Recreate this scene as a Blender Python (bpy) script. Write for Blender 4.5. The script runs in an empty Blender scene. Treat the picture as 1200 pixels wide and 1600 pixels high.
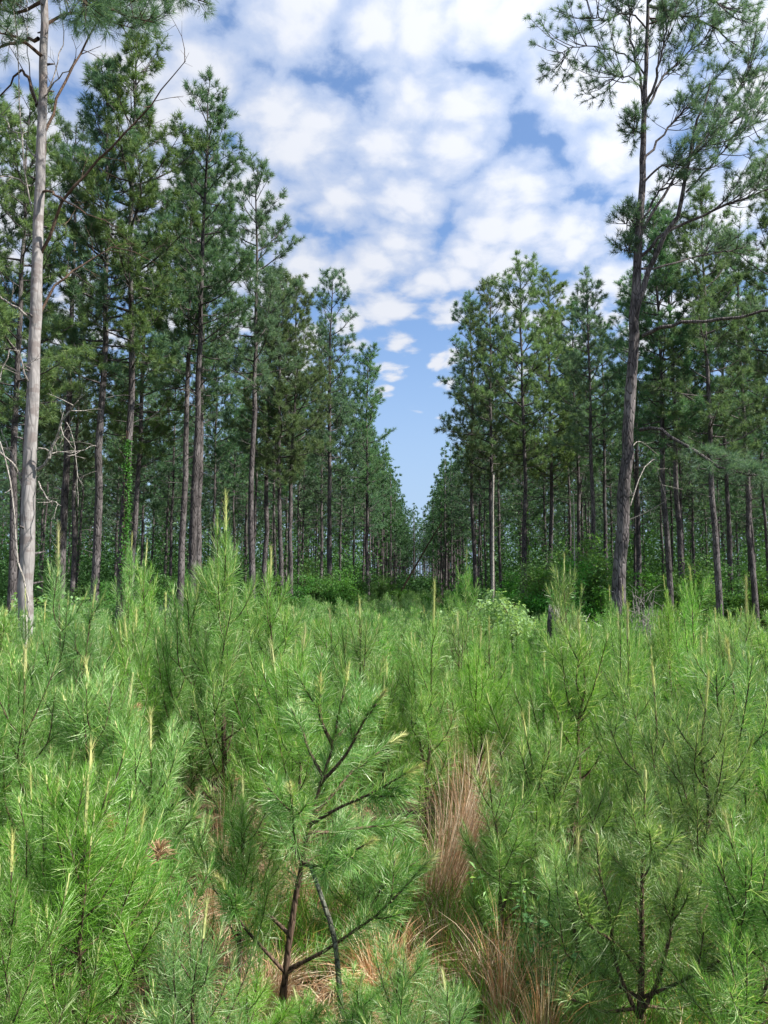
import bpy, math, random, os
import numpy as np
from mathutils import Vector
R = math.radians
# ------------------------------------------------------------------ camera, sky, sun, exposure
sc = bpy.context.scene
COL = sc.collection
H = 2.1; PITCH = 5.44; F = 1155.0
SUN_AZ, SUN_EL = 106.0, 47.0          # degrees to the right of the view direction, elevation
EXPOSURE = 1.3
cam_d = bpy.data.cameras.new('camera'); cam = bpy.data.objects.new('camera', cam_d); COL.objects.link(cam)
cam.location = (0, 0, H); cam.rotation_euler = (R(90+PITCH), 0, 0)
cam_d.sensor_fit = 'VERTICAL'; cam_d.sensor_height = 36; cam_d.lens = 36*F/1600
cam_d.clip_end = 3000; cam_d.clip_start = 0.05
sc.camera = cam
sc.view_settings.view_transform = 'Standard'; sc.view_settings.look = 'None'
sc.view_settings.exposure = EXPOSURE; sc.view_settings.gamma = 1
sc.cycles.max_bounces = 6; sc.cycles.diffuse_bounces = 3; sc.cycles.transmission_bounces = 4
sc.cycles.glossy_bounces = 2; sc.cycles.caustics_reflective = False; sc.cycles.caustics_refractive = False

sd = bpy.data.lights.new('sun', 'SUN'); sun = bpy.data.objects.new('sun', sd); COL.objects.link(sun)
sd.energy = 5.0; sd.angle = R(0.6); sd.color = (1.0, 0.95, 0.87)
sv = Vector((math.sin(R(SUN_AZ))*math.cos(R(SUN_EL)), math.cos(R(SUN_AZ))*math.cos(R(SUN_EL)), math.sin(R(SUN_EL))))
sun.rotation_euler = sv.to_track_quat('Z', 'Y').to_euler(); sun.location = (20, -10, 40)

class NT:
    def __init__(s, nt): s.nt = nt; s.n = nt.nodes; s.l = nt.links; s.n.clear()
    def node(s, t, ins=None, **kw):
        n = s.n.new(t)
        for k, v in kw.items(): setattr(n, k, v)
        for k, v in (ins or {}).items():
            s.put(n, k, v)
        return n
    def put(s, n, k, v):
        sock = n.inputs[k]
        if isinstance(v, bpy.types.NodeSocket): s.l.new(v, sock)
        elif isinstance(v, bpy.types.Node): s.l.new(v.outputs[0], sock)
        else: sock.default_value = v
    def math(s, op, a, b=0.0, c=None, clamp=False):
        n = s.n.new('ShaderNodeMath'); n.operation = op; n.use_clamp = clamp
        s.put(n, 0, a); s.put(n, 1, b)
        if c is not None: s.put(n, 2, c)
        return n.outputs[0]
    def mixc(s, f, a, b, bt='MIX'):
        n = s.n.new('ShaderNodeMix'); n.data_type = 'RGBA'; n.blend_type = bt
        s.put(n, 0, f); s.put(n, 6, a); s.put(n, 7, b)
        return n.outputs[2]
    def smooth(s, v, a, b, lo=0.0, hi=1.0):
        n = s.n.new('ShaderNodeMapRange'); n.interpolation_type = 'SMOOTHSTEP'
        s.put(n, 0, v); s.put(n, 1, a); s.put(n, 2, b); s.put(n, 3, lo); s.put(n, 4, hi)
        return n.outputs[0]

def build_world():
    w = bpy.data.worlds.new("World"); sc.world = w; w.use_nodes = True
    t = NT(w.node_tree)
    sky = t.node('ShaderNodeTexSky', sky_type='NISHITA', sun_disc=False, sun_elevation=R(SUN_EL), sun_rotation=R(SUN_AZ),
                 altitude=100, air_density=1.0, dust_density=2.5, ozone_density=2.5)
    tc = t.node('ShaderNodeTexCoord')
    sep = t.node('ShaderNodeSeparateXYZ', {0: tc.outputs['Generated']})
    z = t.math('MAXIMUM', sep.outputs[2], 0.0)
    den = t.math('ADD', z, 0.28)
    px = t.math('DIVIDE', sep.outputs[0], den); py = t.math('DIVIDE', sep.outputs[1], den)
    cv = t.node('ShaderNodeCombineXYZ', {0: px, 1: py, 2: 0.37})
    # warp
    n0 = t.node('ShaderNodeTexNoise', {'Vector': cv.outputs[0], 'Scale': 5.0, 'Detail': 4.0, 'Roughness': 0.55})
    off = t.node('ShaderNodeVectorMath', {0: n0.outputs['Color'], 1: (0.5, 0.5, 0.5)}, operation='SUBTRACT')
    offs = t.node('ShaderNodeVectorMath', {0: off.outputs[0], 'Scale': 0.075}, operation='SCALE')
    wv = t.node('ShaderNodeVectorMath', {0: cv.outputs[0], 1: offs.outputs[0]}, operation='ADD')
    v1 = t.node('ShaderNodeTexVoronoi', {'Vector': wv.outputs[0], 'Scale': 9.6, 'Smoothness': 0.22, 'Randomness': 1.0}, feature='SMOOTH_F1', voronoi_dimensions='2D')
    v2 = t.node('ShaderNodeTexVoronoi', {'Vector': wv.outputs[0], 'Scale': 27.0, 'Smoothness': 0.35}, feature='SMOOTH_F1', voronoi_dimensions='2D')
    big = t.node('ShaderNodeTexNoise', {'Vector': cv.outputs[0], 'Scale': 2.6, 'Detail': 3.0, 'Roughness': 0.5})
    fine = t.node('ShaderNodeTexNoise', {'Vector': wv.outputs[0], 'Scale': 30.0, 'Detail': 8.0, 'Roughness': 0.62})
    v3 = t.node('ShaderNodeTexVoronoi', {'Vector': wv.outputs[0], 'Scale': 4.6, 'Smoothness': 0.3}, feature='SMOOTH_F1', voronoi_dimensions='2D')
    d = t.math('MULTIPLY_ADD', v3.outputs['Distance'], -0.25, t.math('MULTIPLY', v1.outputs['Distance'], -1.30))
    d = t.math('ADD', d, t.math('MULTIPLY', v2.outputs['Distance'], -0.40))
    d = t.math('ADD', d, t.math('MULTIPLY', t.math('SUBTRACT', big.outputs[0], 0.5), 0.8))
    d = t.math('ADD', d, t.math('MULTIPLY', t.math('SUBTRACT', fine.outputs[0], 0.5), 0.80))
    puff = d
    # clouds thin out toward the horizon
    cover = t.smooth(z, 0.15, 0.44, -0.75, 0.50)
    d = t.math('ADD', t.math('ADD', d, cover), 0.74)
    alpha = t.smooth(d, -0.22, 0.24, 0.0, 0.98)
    shade = t.smooth(puff, -1.10, -0.40)
    ccol = t.mixc(shade, (3.2, 3.9, 5.4, 1), (5.5, 5.7, 6.2, 1))
    # clouds toward the sun are brighter
    dt = t.node('ShaderNodeVectorMath', {0: tc.outputs['Generated'], 1: tuple(sv)}, operation='DOT_PRODUCT')
    gl = t.smooth(dt.outputs['Value'], 0.0, 0.9, 0.86, 1.35)
    ccol = t.mixc(1.0, ccol, t.node('ShaderNodeCombineXYZ', {0: gl, 1: gl, 2: gl}).outputs[0], 'MULTIPLY')
    gm = t.node('ShaderNodeGamma', {'Color': sky.outputs[0], 'Gamma': 0.72})
    tint = t.mixc(1.0, gm.outputs[0], (1.10, 1.42, 1.85, 1), 'MULTIPLY')
    tint = t.mixc(t.smooth(z, 0.0, 0.42, 0.85, 0.0), tint, (2.9, 3.9, 5.3, 1))
    col = t.mixc(alpha, tint, ccol)
    bg = t.node('ShaderNodeBackground', {'Color': col, 'Strength': 0.0715})
    out = t.node('ShaderNodeOutputWorld', {0: bg.outputs[0]})
build_world()

# ------------------------------------------------------------------ helpers
rng = np.random.default_rng(7)
random.seed(7)
CP, SP = math.cos(R(PITCH)), math.sin(R(PITCH))
def P(px, py, Y):
    """world point seen at photo pixel (px,py) standing Y metres ahead"""
    a = (px-600)/F; b = (800-py)/F
    dy = CP - b*SP; dz = SP + b*CP
    k = Y/dy
    return np.array([a*k, Y, H + dz*k])
def topix(p):
    x, y, z = p[0], p[1], p[2]-H
    dep = y*CP + z*SP; up = -y*SP + z*CP
    return 600+F*x/dep, 800-F*up/dep
def gz(x, y):
    return 0.06*np.sin(x*0.21+1.0)*np.cos(y*0.17) + 0.05*np.sin(x*0.09-y*0.13)
def G(px, Y, dz=0.0):
    """ground point below photo column px at distance Y"""
    x = (px-600)/F*(Y*CP - (H)*SP)
    return np.array([x, Y, gz(x, Y)+dz])

def nrm(v): return v/np.maximum(np.linalg.norm(v, axis=-1, keepdims=True), 1e-9)
def perp(d, r):
    a = r.normal(size=d.shape); a -= (a*d).sum(-1, keepdims=True)*d
    return nrm(a)

class MB:
    def __init__(s): s.v = []; s.q = []; s.t = []; s.n = 0; s.qm = []; s.tm = []
    def add(s, v, q=None, t=None, m=0):
        v = np.asarray(v, dtype=np.float32)
        if q is not None and len(q): q = np.asarray(q, dtype=np.int32); s.q.append(q+s.n); s.qm.append(np.full(len(q), m))
        if t is not None and len(t): t = np.asarray(t, dtype=np.int32); s.t.append(t+s.n); s.tm.append(np.full(len(t), m))
        s.v.append(v); s.n += len(v)
    def merge(s, o, mat=None):
        if o.n == 0: return
        v = np.concatenate(o.v)
        if mat is not None: v = v @ mat[0].T + mat[1]
        q = np.concatenate(o.q) if o.q else None; t = np.concatenate(o.t) if o.t else None
        if q is not None: s.q.append(q+s.n); s.qm.append(np.concatenate(o.qm))
        if t is not None: s.t.append(t+s.n); s.tm.append(np.concatenate(o.tm))
        s.v.append(v.astype(np.float32)); s.n += len(v)
    def mesh(s, name, mats, smooth=False):
        me = bpy.data.meshes.new(name)
        v = np.concatenate(s.v)
        q = np.concatenate(s.q) if s.q else np.zeros((0, 4), np.int32)
        t = np.concatenate(s.t) if s.t else np.zeros((0, 3), np.int32)
        me.vertices.add(len(v)); me.vertices.foreach_set('co', v.ravel())
        me.loops.add(q.size+t.size)
        me.loops.foreach_set('vertex_index', np.concatenate([q.ravel(), t.ravel()]).astype(np.int32))
        me.polygons.add(len(q)+len(t))
        st = np.concatenate([np.arange(len(q))*4, len(q)*4+np.arange(len(t))*3]).astype(np.int32)
        me.polygons.foreach_set('loop_start', st)
        mi = np.concatenate([np.concatenate(s.qm) if s.qm else np.zeros(0), np.concatenate(s.tm) if s.tm else np.zeros(0)]).astype(np.int32)
        me.polygons.foreach_set('material_index', mi)
        me.polygons.foreach_set('use_smooth', np.full(len(mi), smooth))
        for m in (mats if isinstance(mats, (list, tuple)) else [mats]): me.materials.append(m)
        me.update(calc_edges=True)
        return me

def tube(mb, pts, rad, k=6, m=0, cap=True, rough=0.0, r=rng):
    pts = np.asarray(pts, float); n = len(pts)
    rad = np.broadcast_to(np.asarray(rad, float), (n,))
    tg = np.gradient(pts, axis=0); tg = nrm(tg)
    up = np.array([0, 0, 1.0]) if abs(tg[0][2]) < 0.9 else np.array([1.0, 0, 0])
    a = np.cross(tg[0], up); a /= np.linalg.norm(a)
    A = np.zeros((n, 3)); B = np.zeros((n, 3))
    for i in range(n):
        a = a - tg[i]*np.dot(a, tg[i]); a /= max(np.linalg.norm(a), 1e-9)
        A[i] = a; B[i] = np.cross(tg[i], a)
    th = np.arange(k)*2*math.pi/k
    rr = rad[:, None]*np.ones((1, k))
    if rough: rr = rr*(1+r.normal(size=rr.shape)*rough)
    v = pts[:, None, :] + rr[..., None]*(np.cos(th)[None, :, None]*A[:, None, :] + np.sin(th)[None, :, None]*B[:, None, :])
    v = v.reshape(-1, 3)
    i = np.arange(n-1)[:, None]*k; j = np.arange(k)[None, :]; j2 = (j+1) % k
    q = np.stack([i+j, i+j2, i+k+j2, i+k+j], -1).reshape(-1, 4)
    if cap:
        v = np.vstack([v, pts[-1:] + tg[-1:]*rad[-1]*0.4])
        b = (n-1)*k; c = n*k
        t = np.array([[b+x, b+(x+1) % k, c] for x in range(k)])
        mb.add(v, q, t, m)
    else: mb.add(v, q, None, m)

def spline(pts, n):
    """smooth polyline through pts"""
    pts = np.asarray(pts, float)
    if len(pts) < 3:
        t = np.linspace(0, 1, n)[:, None]; return pts[0]*(1-t)+pts[-1]*t
    s = np.concatenate([[0], np.cumsum(np.linalg.norm(np.diff(pts, axis=0), axis=1))]); s /= s[-1]
    tt = np.linspace(0, 1, n); ext = np.vstack([2*pts[0]-pts[1], pts, 2*pts[-1]-pts[-2]])
    out = []
    for t in tt:
        i = min(max(np.searchsorted(s, t, side='right')-1, 0), len(pts)-2)
        u = (t-s[i])/max(s[i+1]-s[i], 1e-9)
        p0, p1, p2, p3 = ext[i], ext[i+1], ext[i+2], ext[i+3]
        out.append(0.5*((2*p1)+(-p0+p2)*u+(2*p0-5*p1+4*p2-p3)*u*u+(-p0+3*p1-3*p2+p3)*u**3))
    return np.array(out)

def along(path, u):
    """points and tangents at parameters u (0..1) of a polyline"""
    s = np.concatenate([[0], np.cumsum(np.linalg.norm(np.diff(path, axis=0), axis=1))]); L = s[-1]
    x = np.asarray(u)*L
    i = np.clip(np.searchsorted(s, x, side='right')-1, 0, len(path)-2)
    f = ((x-s[i])/np.maximum(s[i+1]-s[i], 1e-9))[:, None]
    return path[i]*(1-f)+path[i+1]*f, nrm(path[i+1]-path[i]), L

def needles(mb, p, d, L, W, r, droop=0.0, seg=2, m=0):
    n = len(p)
    if n == 0: return
    L = np.broadcast_to(L, (n,))[:, None]; W = np.broadcast_to(W, (n,))[:, None]
    s = perp(d, r)*W*0.5
    down = np.array([0, 0, -1.0])
    if seg == 1:
        v = np.stack([p-s, p+s, p+d*L+down*droop*L], 1).reshape(-1, 3)
        mb.add(v, None, np.arange(3*n).reshape(-1, 3), m)
    else:
        b = perp(d, r)*L*0.10
        mid = p+d*L*0.55+down*droop*L*0.25+b; tip = p+d*L*0.97+down*droop*L
        v = np.stack([p-s*0.8, p+s*0.8, mid+s, mid-s, tip], 1).reshape(-1, 3)
        o = np.arange(n)[:, None]*5
        mb.add(v, o+np.array([0, 1, 2, 3]), o+np.array([3, 2, 4]), m)

def brush(mb, path, per_m, L, W, r, u0=0.0, u1=1.0, ang=(25, 60), droop=0.08, seg=2, m=0, tipL=0.75):
    """needles all round a shoot, like a bottle brush, leaning to its tip"""
    _, _, LL = along(path, np.array([0.0]))
    n = max(3, int(per_m*LL*(u1-u0)))
    u = u0+(u1-u0)*r.random(n)
    p, t, _ = along(path, u)
    a = np.radians(ang[1]+(ang[0]-ang[1])*((u-u0)/(u1-u0))**1.5 + r.normal(size=n)*9)[:, None]
    d = nrm(np.cos(a)*t+np.sin(a)*perp(t, r))
    ln = L*(0.75+0.4*r.random(n))*(1-(1-tipL)*((u-u0)/(u1-u0))**3)
    needles(mb, p, d, ln, W, r, droop, seg, m)

# ------------------------------------------------------------------ materials
def mat(name):
    m = bpy.data.materials.new(name); m.use_nodes = True
    return m, NT(m.node_tree)
def foliage_mat(name, c1, c2, c3=None, p3=0.0, trans=0.35, rough=0.5, objvar=0.25, spec=0.22, tcol=None, scale=0.8):
    m, t = mat(name)
    geo = t.node('ShaderNodeNewGeometry'); oi = t.node('ShaderNodeObjectInfo'); tc = t.node('ShaderNodeTexCoord')
    noi = t.node('ShaderNodeTexNoise', {'Vector': tc.outputs['Object'], 'Scale': scale, 'Detail': 2.0})
    rnd = geo.outputs['Random Per Island']
    f = t.math('ADD', t.math('MULTIPLY', rnd, 0.55), t.math('MULTIPLY', noi.outputs[0], 0.5), clamp=True)
    col = t.mixc(f, c1, c2)
    if c3 is not None:
        g = t.math('GREATER_THAN', t.math('FRACT', t.math('MULTIPLY', rnd, 7.31)), 1-p3)
        col = t.mixc(g, col, c3)
    hs = t.node('ShaderNodeHueSaturation', {'Color': col,
        'Hue': t.math('ADD', t.math('MULTIPLY', t.math('FRACT', t.math('MULTIPLY', oi.outputs['Random'], 5.7)), objvar*0.10), 0.5-objvar*0.05),
        'Value': t.math('ADD', t.math('MULTIPLY', oi.outputs['Random'], objvar*1.6), 1-objvar*0.8),
        'Saturation': t.math('ADD', t.math('MULTIPLY', t.math('FRACT', t.math('MULTIPLY', oi.outputs['Random'], 3.3)), objvar), 1-objvar*0.5)})
    b = t.node('ShaderNodeBsdfPrincipled', {'Base Color': hs.outputs[0], 'Roughness': rough, 'Specular IOR Level': spec})
    tcl = t.mixc(1.0, hs.outputs[0], tcol or (1.5, 1.45, 0.75, 1), 'MULTIPLY')
    tr = t.node('ShaderNodeBsdfTranslucent', {'Color': tcl})
    mx = t.node('ShaderNodeMixShader', {0: trans, 1: b.outputs[0], 2: tr.outputs[0]})
    t.node('ShaderNodeOutputMaterial', {0: mx.outputs[0]})
    return m
def bark_mat(name, c1, c2, c3, sc_=1.0, bump=0.6, stretch=0.18, spot=None, crackmin=.25):
    m, t = mat(name)
    tc = t.node('ShaderNodeTexCoord'); oi = t.node('ShaderNodeObjectInfo')
    mp = t.node('ShaderNodeMapping', {'Vector': tc.outputs['Object'], 'Scale': (1, 1, stretch)})
    v = t.node('ShaderNodeTexVoronoi', {'Vector': mp.outputs[0], 'Scale': 19*sc_}, feature='DISTANCE_TO_EDGE')
    n = t.node('ShaderNodeTexNoise', {'Vector': mp.outputs[0], 'Scale': 14*sc_, 'Detail': 6.0, 'Roughness': 0.65})
    n2 = t.node('ShaderNodeTexNoise', {'Vector': tc.outputs['Object'], 'Scale': 1.3, 'Detail': 4.0})
    col = t.mixc(t.smooth(n.outputs[0], 0.3, 0.7), c1, c2)
    col = t.mixc(t.math('MULTIPLY', t.smooth(n2.outputs[0], 0.45, 0.65), 0.65), col, c3)
    crack = t.smooth(v.outputs[0], 0.0, 0.13, crackmin, 1.0)
    col = t.mixc(1.0, col, t.node('ShaderNodeCombineXYZ', {0: crack, 1: crack, 2: crack}).outputs[0], 'MULTIPLY')
    val = t.math('ADD', t.math('MULTIPLY', oi.outputs['Random'], 0.35), 0.82)
    col = t.mixc(1.0, col, t.node('ShaderNodeCombineXYZ', {0: val, 1: val, 2: val}).outputs[0], 'MULTIPLY')
    if spot:
        n3 = t.node('ShaderNodeTexNoise', {'Vector': t.node('ShaderNodeMapping', {'Vector': tc.outputs['Object'], 'Scale': (1, 1, 1.6)}).outputs[0], 'Scale': 3.4, 'Detail': 6.0, 'Roughness': 0.6})
        col = t.mixc(t.smooth(n3.outputs[0], 0.51, 0.60, 0, 0.85), col, spot)
    hgt = t.math('ADD', t.smooth(v.outputs[0], 0.0, 0.2), t.math('MULTIPLY', n.outputs[0], 0.8))
    bp = t.node('ShaderNodeBump', {'Height': hgt, 'Strength': bump, 'Distance': 0.02})
    b = t.node('ShaderNodeBsdfPrincipled', {'Base Color': col, 'Roughness': 0.9, 'Specular IOR Level': 0.2, 'Normal': bp.outputs[0]})
    t.node('ShaderNodeOutputMaterial', {0: b.outputs[0]})
    return m
M = {}
M['sap'] = foliage_mat('sapling_needles', (0.066, 0.190, 0.034, 1), (0.195, 0.385, 0.092, 1), (0.44, 0.55, 0.30, 1), 0.18, trans=0.40, objvar=0.26, spec=0.35, rough=0.38, scale=2.2)
M['sapblue'] = foliage_mat('bluish_sapling_needles', (0.066, 0.190, 0.034, 1), (0.185, 0.365, 0.084, 1), (0.44, 0.55, 0.30, 1), 0.20, trans=0.40, objvar=0.14, spec=0.4, rough=0.35, scale=2.2)
M['candle'] = foliage_mat('young_growth', (0.32, 0.36, 0.11, 1), (0.52, 0.52, 0.26, 1), trans=0.2, objvar=0.2)
M['sapbrown'] = foliage_mat('dead_needles', (0.24, 0.14, 0.07, 1), (0.42, 0.28, 0.16, 1), trans=0.25, objvar=0.2)
M['pine2'] = foliage_mat('yellower_pine_needles', (0.056, 0.118, 0.050, 1), (0.145, 0.215, 0.088, 1), (0.22, 0.29, 0.11, 1), 0.12, trans=0.36, tcol=(1.25, 1.35, .85, 1), objvar=0.3, scale=0.35)
M['pine'] = foliage_mat('pine_needles', (0.045, 0.110, 0.064, 1), (0.115, 0.195, 0.108, 1), (0.19, 0.27, 0.13, 1), 0.10, trans=0.36, tcol=(1.25, 1.35, .9, 1), objvar=0.30, scale=0.35)
M['pinefar'] = foliage_mat('far_pine_needles', (0.045, 0.105, 0.055, 1), (0.085, 0.155, 0.075, 1), trans=0.30, objvar=0.2, scale=0.12)
M['leaf'] = foliage_mat('broad_leaves', (0.045, 0.13, 0.03, 1), (0.10, 0.23, 0.055, 1), trans=0.4, objvar=0.3, scale=1.0)
M['leafshaded'] = foliage_mat('shade_tinted_leaves', (0.03, 0.085, 0.025, 1), (0.06, 0.15, 0.04, 1), trans=0.3, objvar=0, scale=.3)  # broad leaves darkened, deep shade of the wood put into their colour
M['leafpale'] = foliage_mat('pale_leaves', (0.13, 0.27, 0.08, 1), (0.30, 0.45, 0.21, 1), trans=0.4, objvar=0.2, scale=1.0)
M['grass'] = foliage_mat('green_blades', (0.06, 0.17, 0.025, 1), (0.17, 0.33, 0.06, 1), (0.36, 0.30, 0.14, 1), 0.10, trans=0.4, objvar=0.0, scale=1.3)
M['straw'] = foliage_mat('dry_blades', (0.29, 0.165, 0.095, 1), (0.54, 0.355, 0.215, 1), (0.68, 0.57, 0.41, 1), 0.3, trans=0.3, objvar=0.25, tcol=(1.2, 1.0, 0.8, 1), scale=3)
M['feather'] = foliage_mat('feathery_leaves', (0.09, 0.22, 0.05, 1), (0.19, 0.36, 0.10, 1), trans=0.4, objvar=0.2, scale=2)
M['bark'] = bark_mat('pine_bark', (0.042, 0.036, 0.036, 1), (0.115, 0.102, 0.102, 1), (0.18, 0.163, 0.163, 1))
M['silver'] = bark_mat('silver_bark', (0.19, 0.18, 0.178, 1), (0.36, 0.34, 0.335, 1), (0.27, 0.25, 0.245, 1), sc_=0.5, bump=0.3, stretch=0.25, spot=(0.15, 0.13, 0.125, 1), crackmin=.8)
M['dead'] = bark_mat('weathered_wood', (0.22, 0.20, 0.18, 1), (0.38, 0.35, 0.32, 1), (0.32, 0.29, 0.27, 1), sc_=1.5, bump=0.3)
M['twig'] = bark_mat('twig_bark', (0.055, 0.036, 0.026, 1), (0.13, 0.085, 0.06, 1), (0.16, 0.11, 0.08, 1), sc_=3, bump=0.3)
M['mossy'] = bark_mat('lichen_bark', (0.06, 0.055, 0.045, 1), (0.16, 0.17, 0.13, 1), (0.36, 0.42, 0.36, 1), sc_=2.5, bump=0.4, stretch=0.6)
def ground_mat():
    m, t = mat('ground_soil')
    tc = t.node('ShaderNodeTexCoord')
    n1 = t.node('ShaderNodeTexNoise', {'Vector': tc.outputs['Object'], 'Scale': 0.5, 'Detail': 8.0, 'Roughness': 0.7})
    n2 = t.node('ShaderNodeTexNoise', {'Vector': tc.outputs['Object'], 'Scale': 14.0, 'Detail': 6.0, 'Roughness': 0.7})
    a = t.mixc(t.smooth(n2.outputs[0], 0.35, 0.65), (0.045, 0.032, 0.022, 1), (0.17, 0.12, 0.075, 1))
    b = t.mixc(t.smooth(n2.outputs[0], 0.35, 0.65), (0.025, 0.045, 0.015, 1), (0.07, 0.10, 0.03, 1))
    col = t.mixc(t.smooth(n1.outputs[0], 0.48, 0.60), a, b)
    bp = t.node('ShaderNodeBump', {'Height': n2.outputs[0], 'Strength': 0.8, 'Distance': 0.05})
    bs = t.node('ShaderNodeBsdfPrincipled', {'Base Color': col, 'Roughness': 0.95, 'Specular IOR Level': 0.1, 'Normal': bp.outputs[0]})
    t.node('ShaderNodeOutputMaterial', {0: bs.outputs[0]})
    return m
M['ground'] = ground_mat()

# ------------------------------------------------------------------ objects
def tag(o, label=None, cat=None, group=None, kind=None):
    if label: o['label'] = label
    if cat: o['category'] = cat
    if group: o['group'] = group
    if kind: o['kind'] = kind
    return o
def obj(name, me, parent=None):
    o = bpy.data.objects.new(name, me); COL.objects.link(o)
    if parent: o.parent = parent
    return o
def empty(name, loc=(0, 0, 0), rz=0.0, s=1.0):
    o = bpy.data.objects.new(name, None); COL.objects.link(o)
    o.location = loc; o.rotation_euler = (0, 0, rz); o.scale = (s, s, s); o.empty_display_size = 0.3
    return o
def thing(name, parts, loc, rz=0.0, s=1.0, label=None, cat=None, group=None, tilt=(0, 0)):
    """an Empty with its parts; parts = [(part name, mesh), ...]; copies share mesh data"""
    r = empty(name, loc, rz, s); r.rotation_euler = (tilt[0], tilt[1], rz)
    for pn, me in parts: obj(pn, me, r)
    return tag(r, label, cat, group)

# ---- ground
def ground():
    xs = np.unique(np.concatenate([np.linspace(-900, -60, 22), np.arange(-60, 61, 2.0), np.linspace(60, 900, 22)]))
    ys = np.unique(np.concatenate([np.linspace(-200, -10, 8), np.arange(-10, 120, 2.0), np.linspace(120, 1600, 30)]))
    X, Yg = np.meshgrid(xs, ys, indexing='xy'); Z = gz(X, Yg)
    v = np.stack([X, Yg, Z], -1).reshape(-1, 3); nx, ny = len(xs), len(ys)
    i = np.arange(ny-1)[:, None]*nx; j = np.arange(nx-1)[None, :]
    q = np.stack([i+j, i+j+1, i+nx+j+1, i+nx+j], -1).reshape(-1, 4)
    mb = MB(); mb.add(v, q)
    o = obj('ground', mb.mesh('ground', M['ground'], True)); tag(o, kind='structure')
ground()

# ---- mature pines
def tufts(mb, p, d, r, n=24, L=0.17, W=0.013, axis=0.16, seg=1):
    """needle tufts at positions p pointing d"""
    k = len(p)
    if k == 0: return
    pp = np.repeat(p, n, 0); dd = np.repeat(d, n, 0)
    u = r.random(k*n)[:, None]
    pp = pp+dd*(u-0.6)*axis
    a = np.radians(62-28*u+r.normal(size=u.shape)*12)
    nd = nrm(np.cos(a)*dd+np.sin(a)*perp(dd, r))
    needles(mb, pp, nd, L*(0.75+0.5*r.random(k*n)), W, r, 0.08, seg)

def foliate(wood, crown, path, rad, r, u0=0.35, step=0.16, blen=0.55, n=24, L=0.17, W=0.013, tpb=3, lift=0.35, spread=1.0):
    """branchlets with needle tufts along a limb"""
    _, _, LL = along(path, np.array([0.0]))
    k = max(2, int(LL*(1-u0)/step))
    us = u0+(1-u0)*(np.arange(k)+r.random(k)*0.8)/k; us = np.clip(us, 0, 0.995)
    p, t, _ = along(path, us)
    side = perp(t, r); side[:, 2] *= 0.55; side = nrm(side)
    d = nrm(t*0.75+side*spread+np.array([0, 0, lift]))
    bl = blen*(1.15-0.75*us)*(0.5+0.8*r.random(k))
    TP, TD = [], []
    for i in range(k):
        end = p[i]+d[i]*bl[i]+np.array([0, 0, 0.10*bl[i]])
        pts = np.array([p[i], p[i]+d[i]*bl[i]*0.5, end])
        tube(wood, pts, [0.010, 0.007, 0.004], 3, cap=False)
        dv = nrm(end-p[i])
        TP.append(end); TD.append(nrm(dv+np.array([0, 0, 0.35])))
        for j in range(tpb-1):
            f = 0.35+0.6*r.random()
            q = p[i]+d[i]*bl[i]*f; dr = nrm(dv*0.8+r.normal(size=3)*0.45+np.array([0, 0, 0.3]))
            e = q+dr*0.16*(0.5+r.random()); TP.append(e); TD.append(dr)
    TP.append(path[-1]); TD.append(nrm(path[-1]-path[-2]))
    tufts(crown, np.array(TP), np.array(TD), r, n, L, W)

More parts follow.
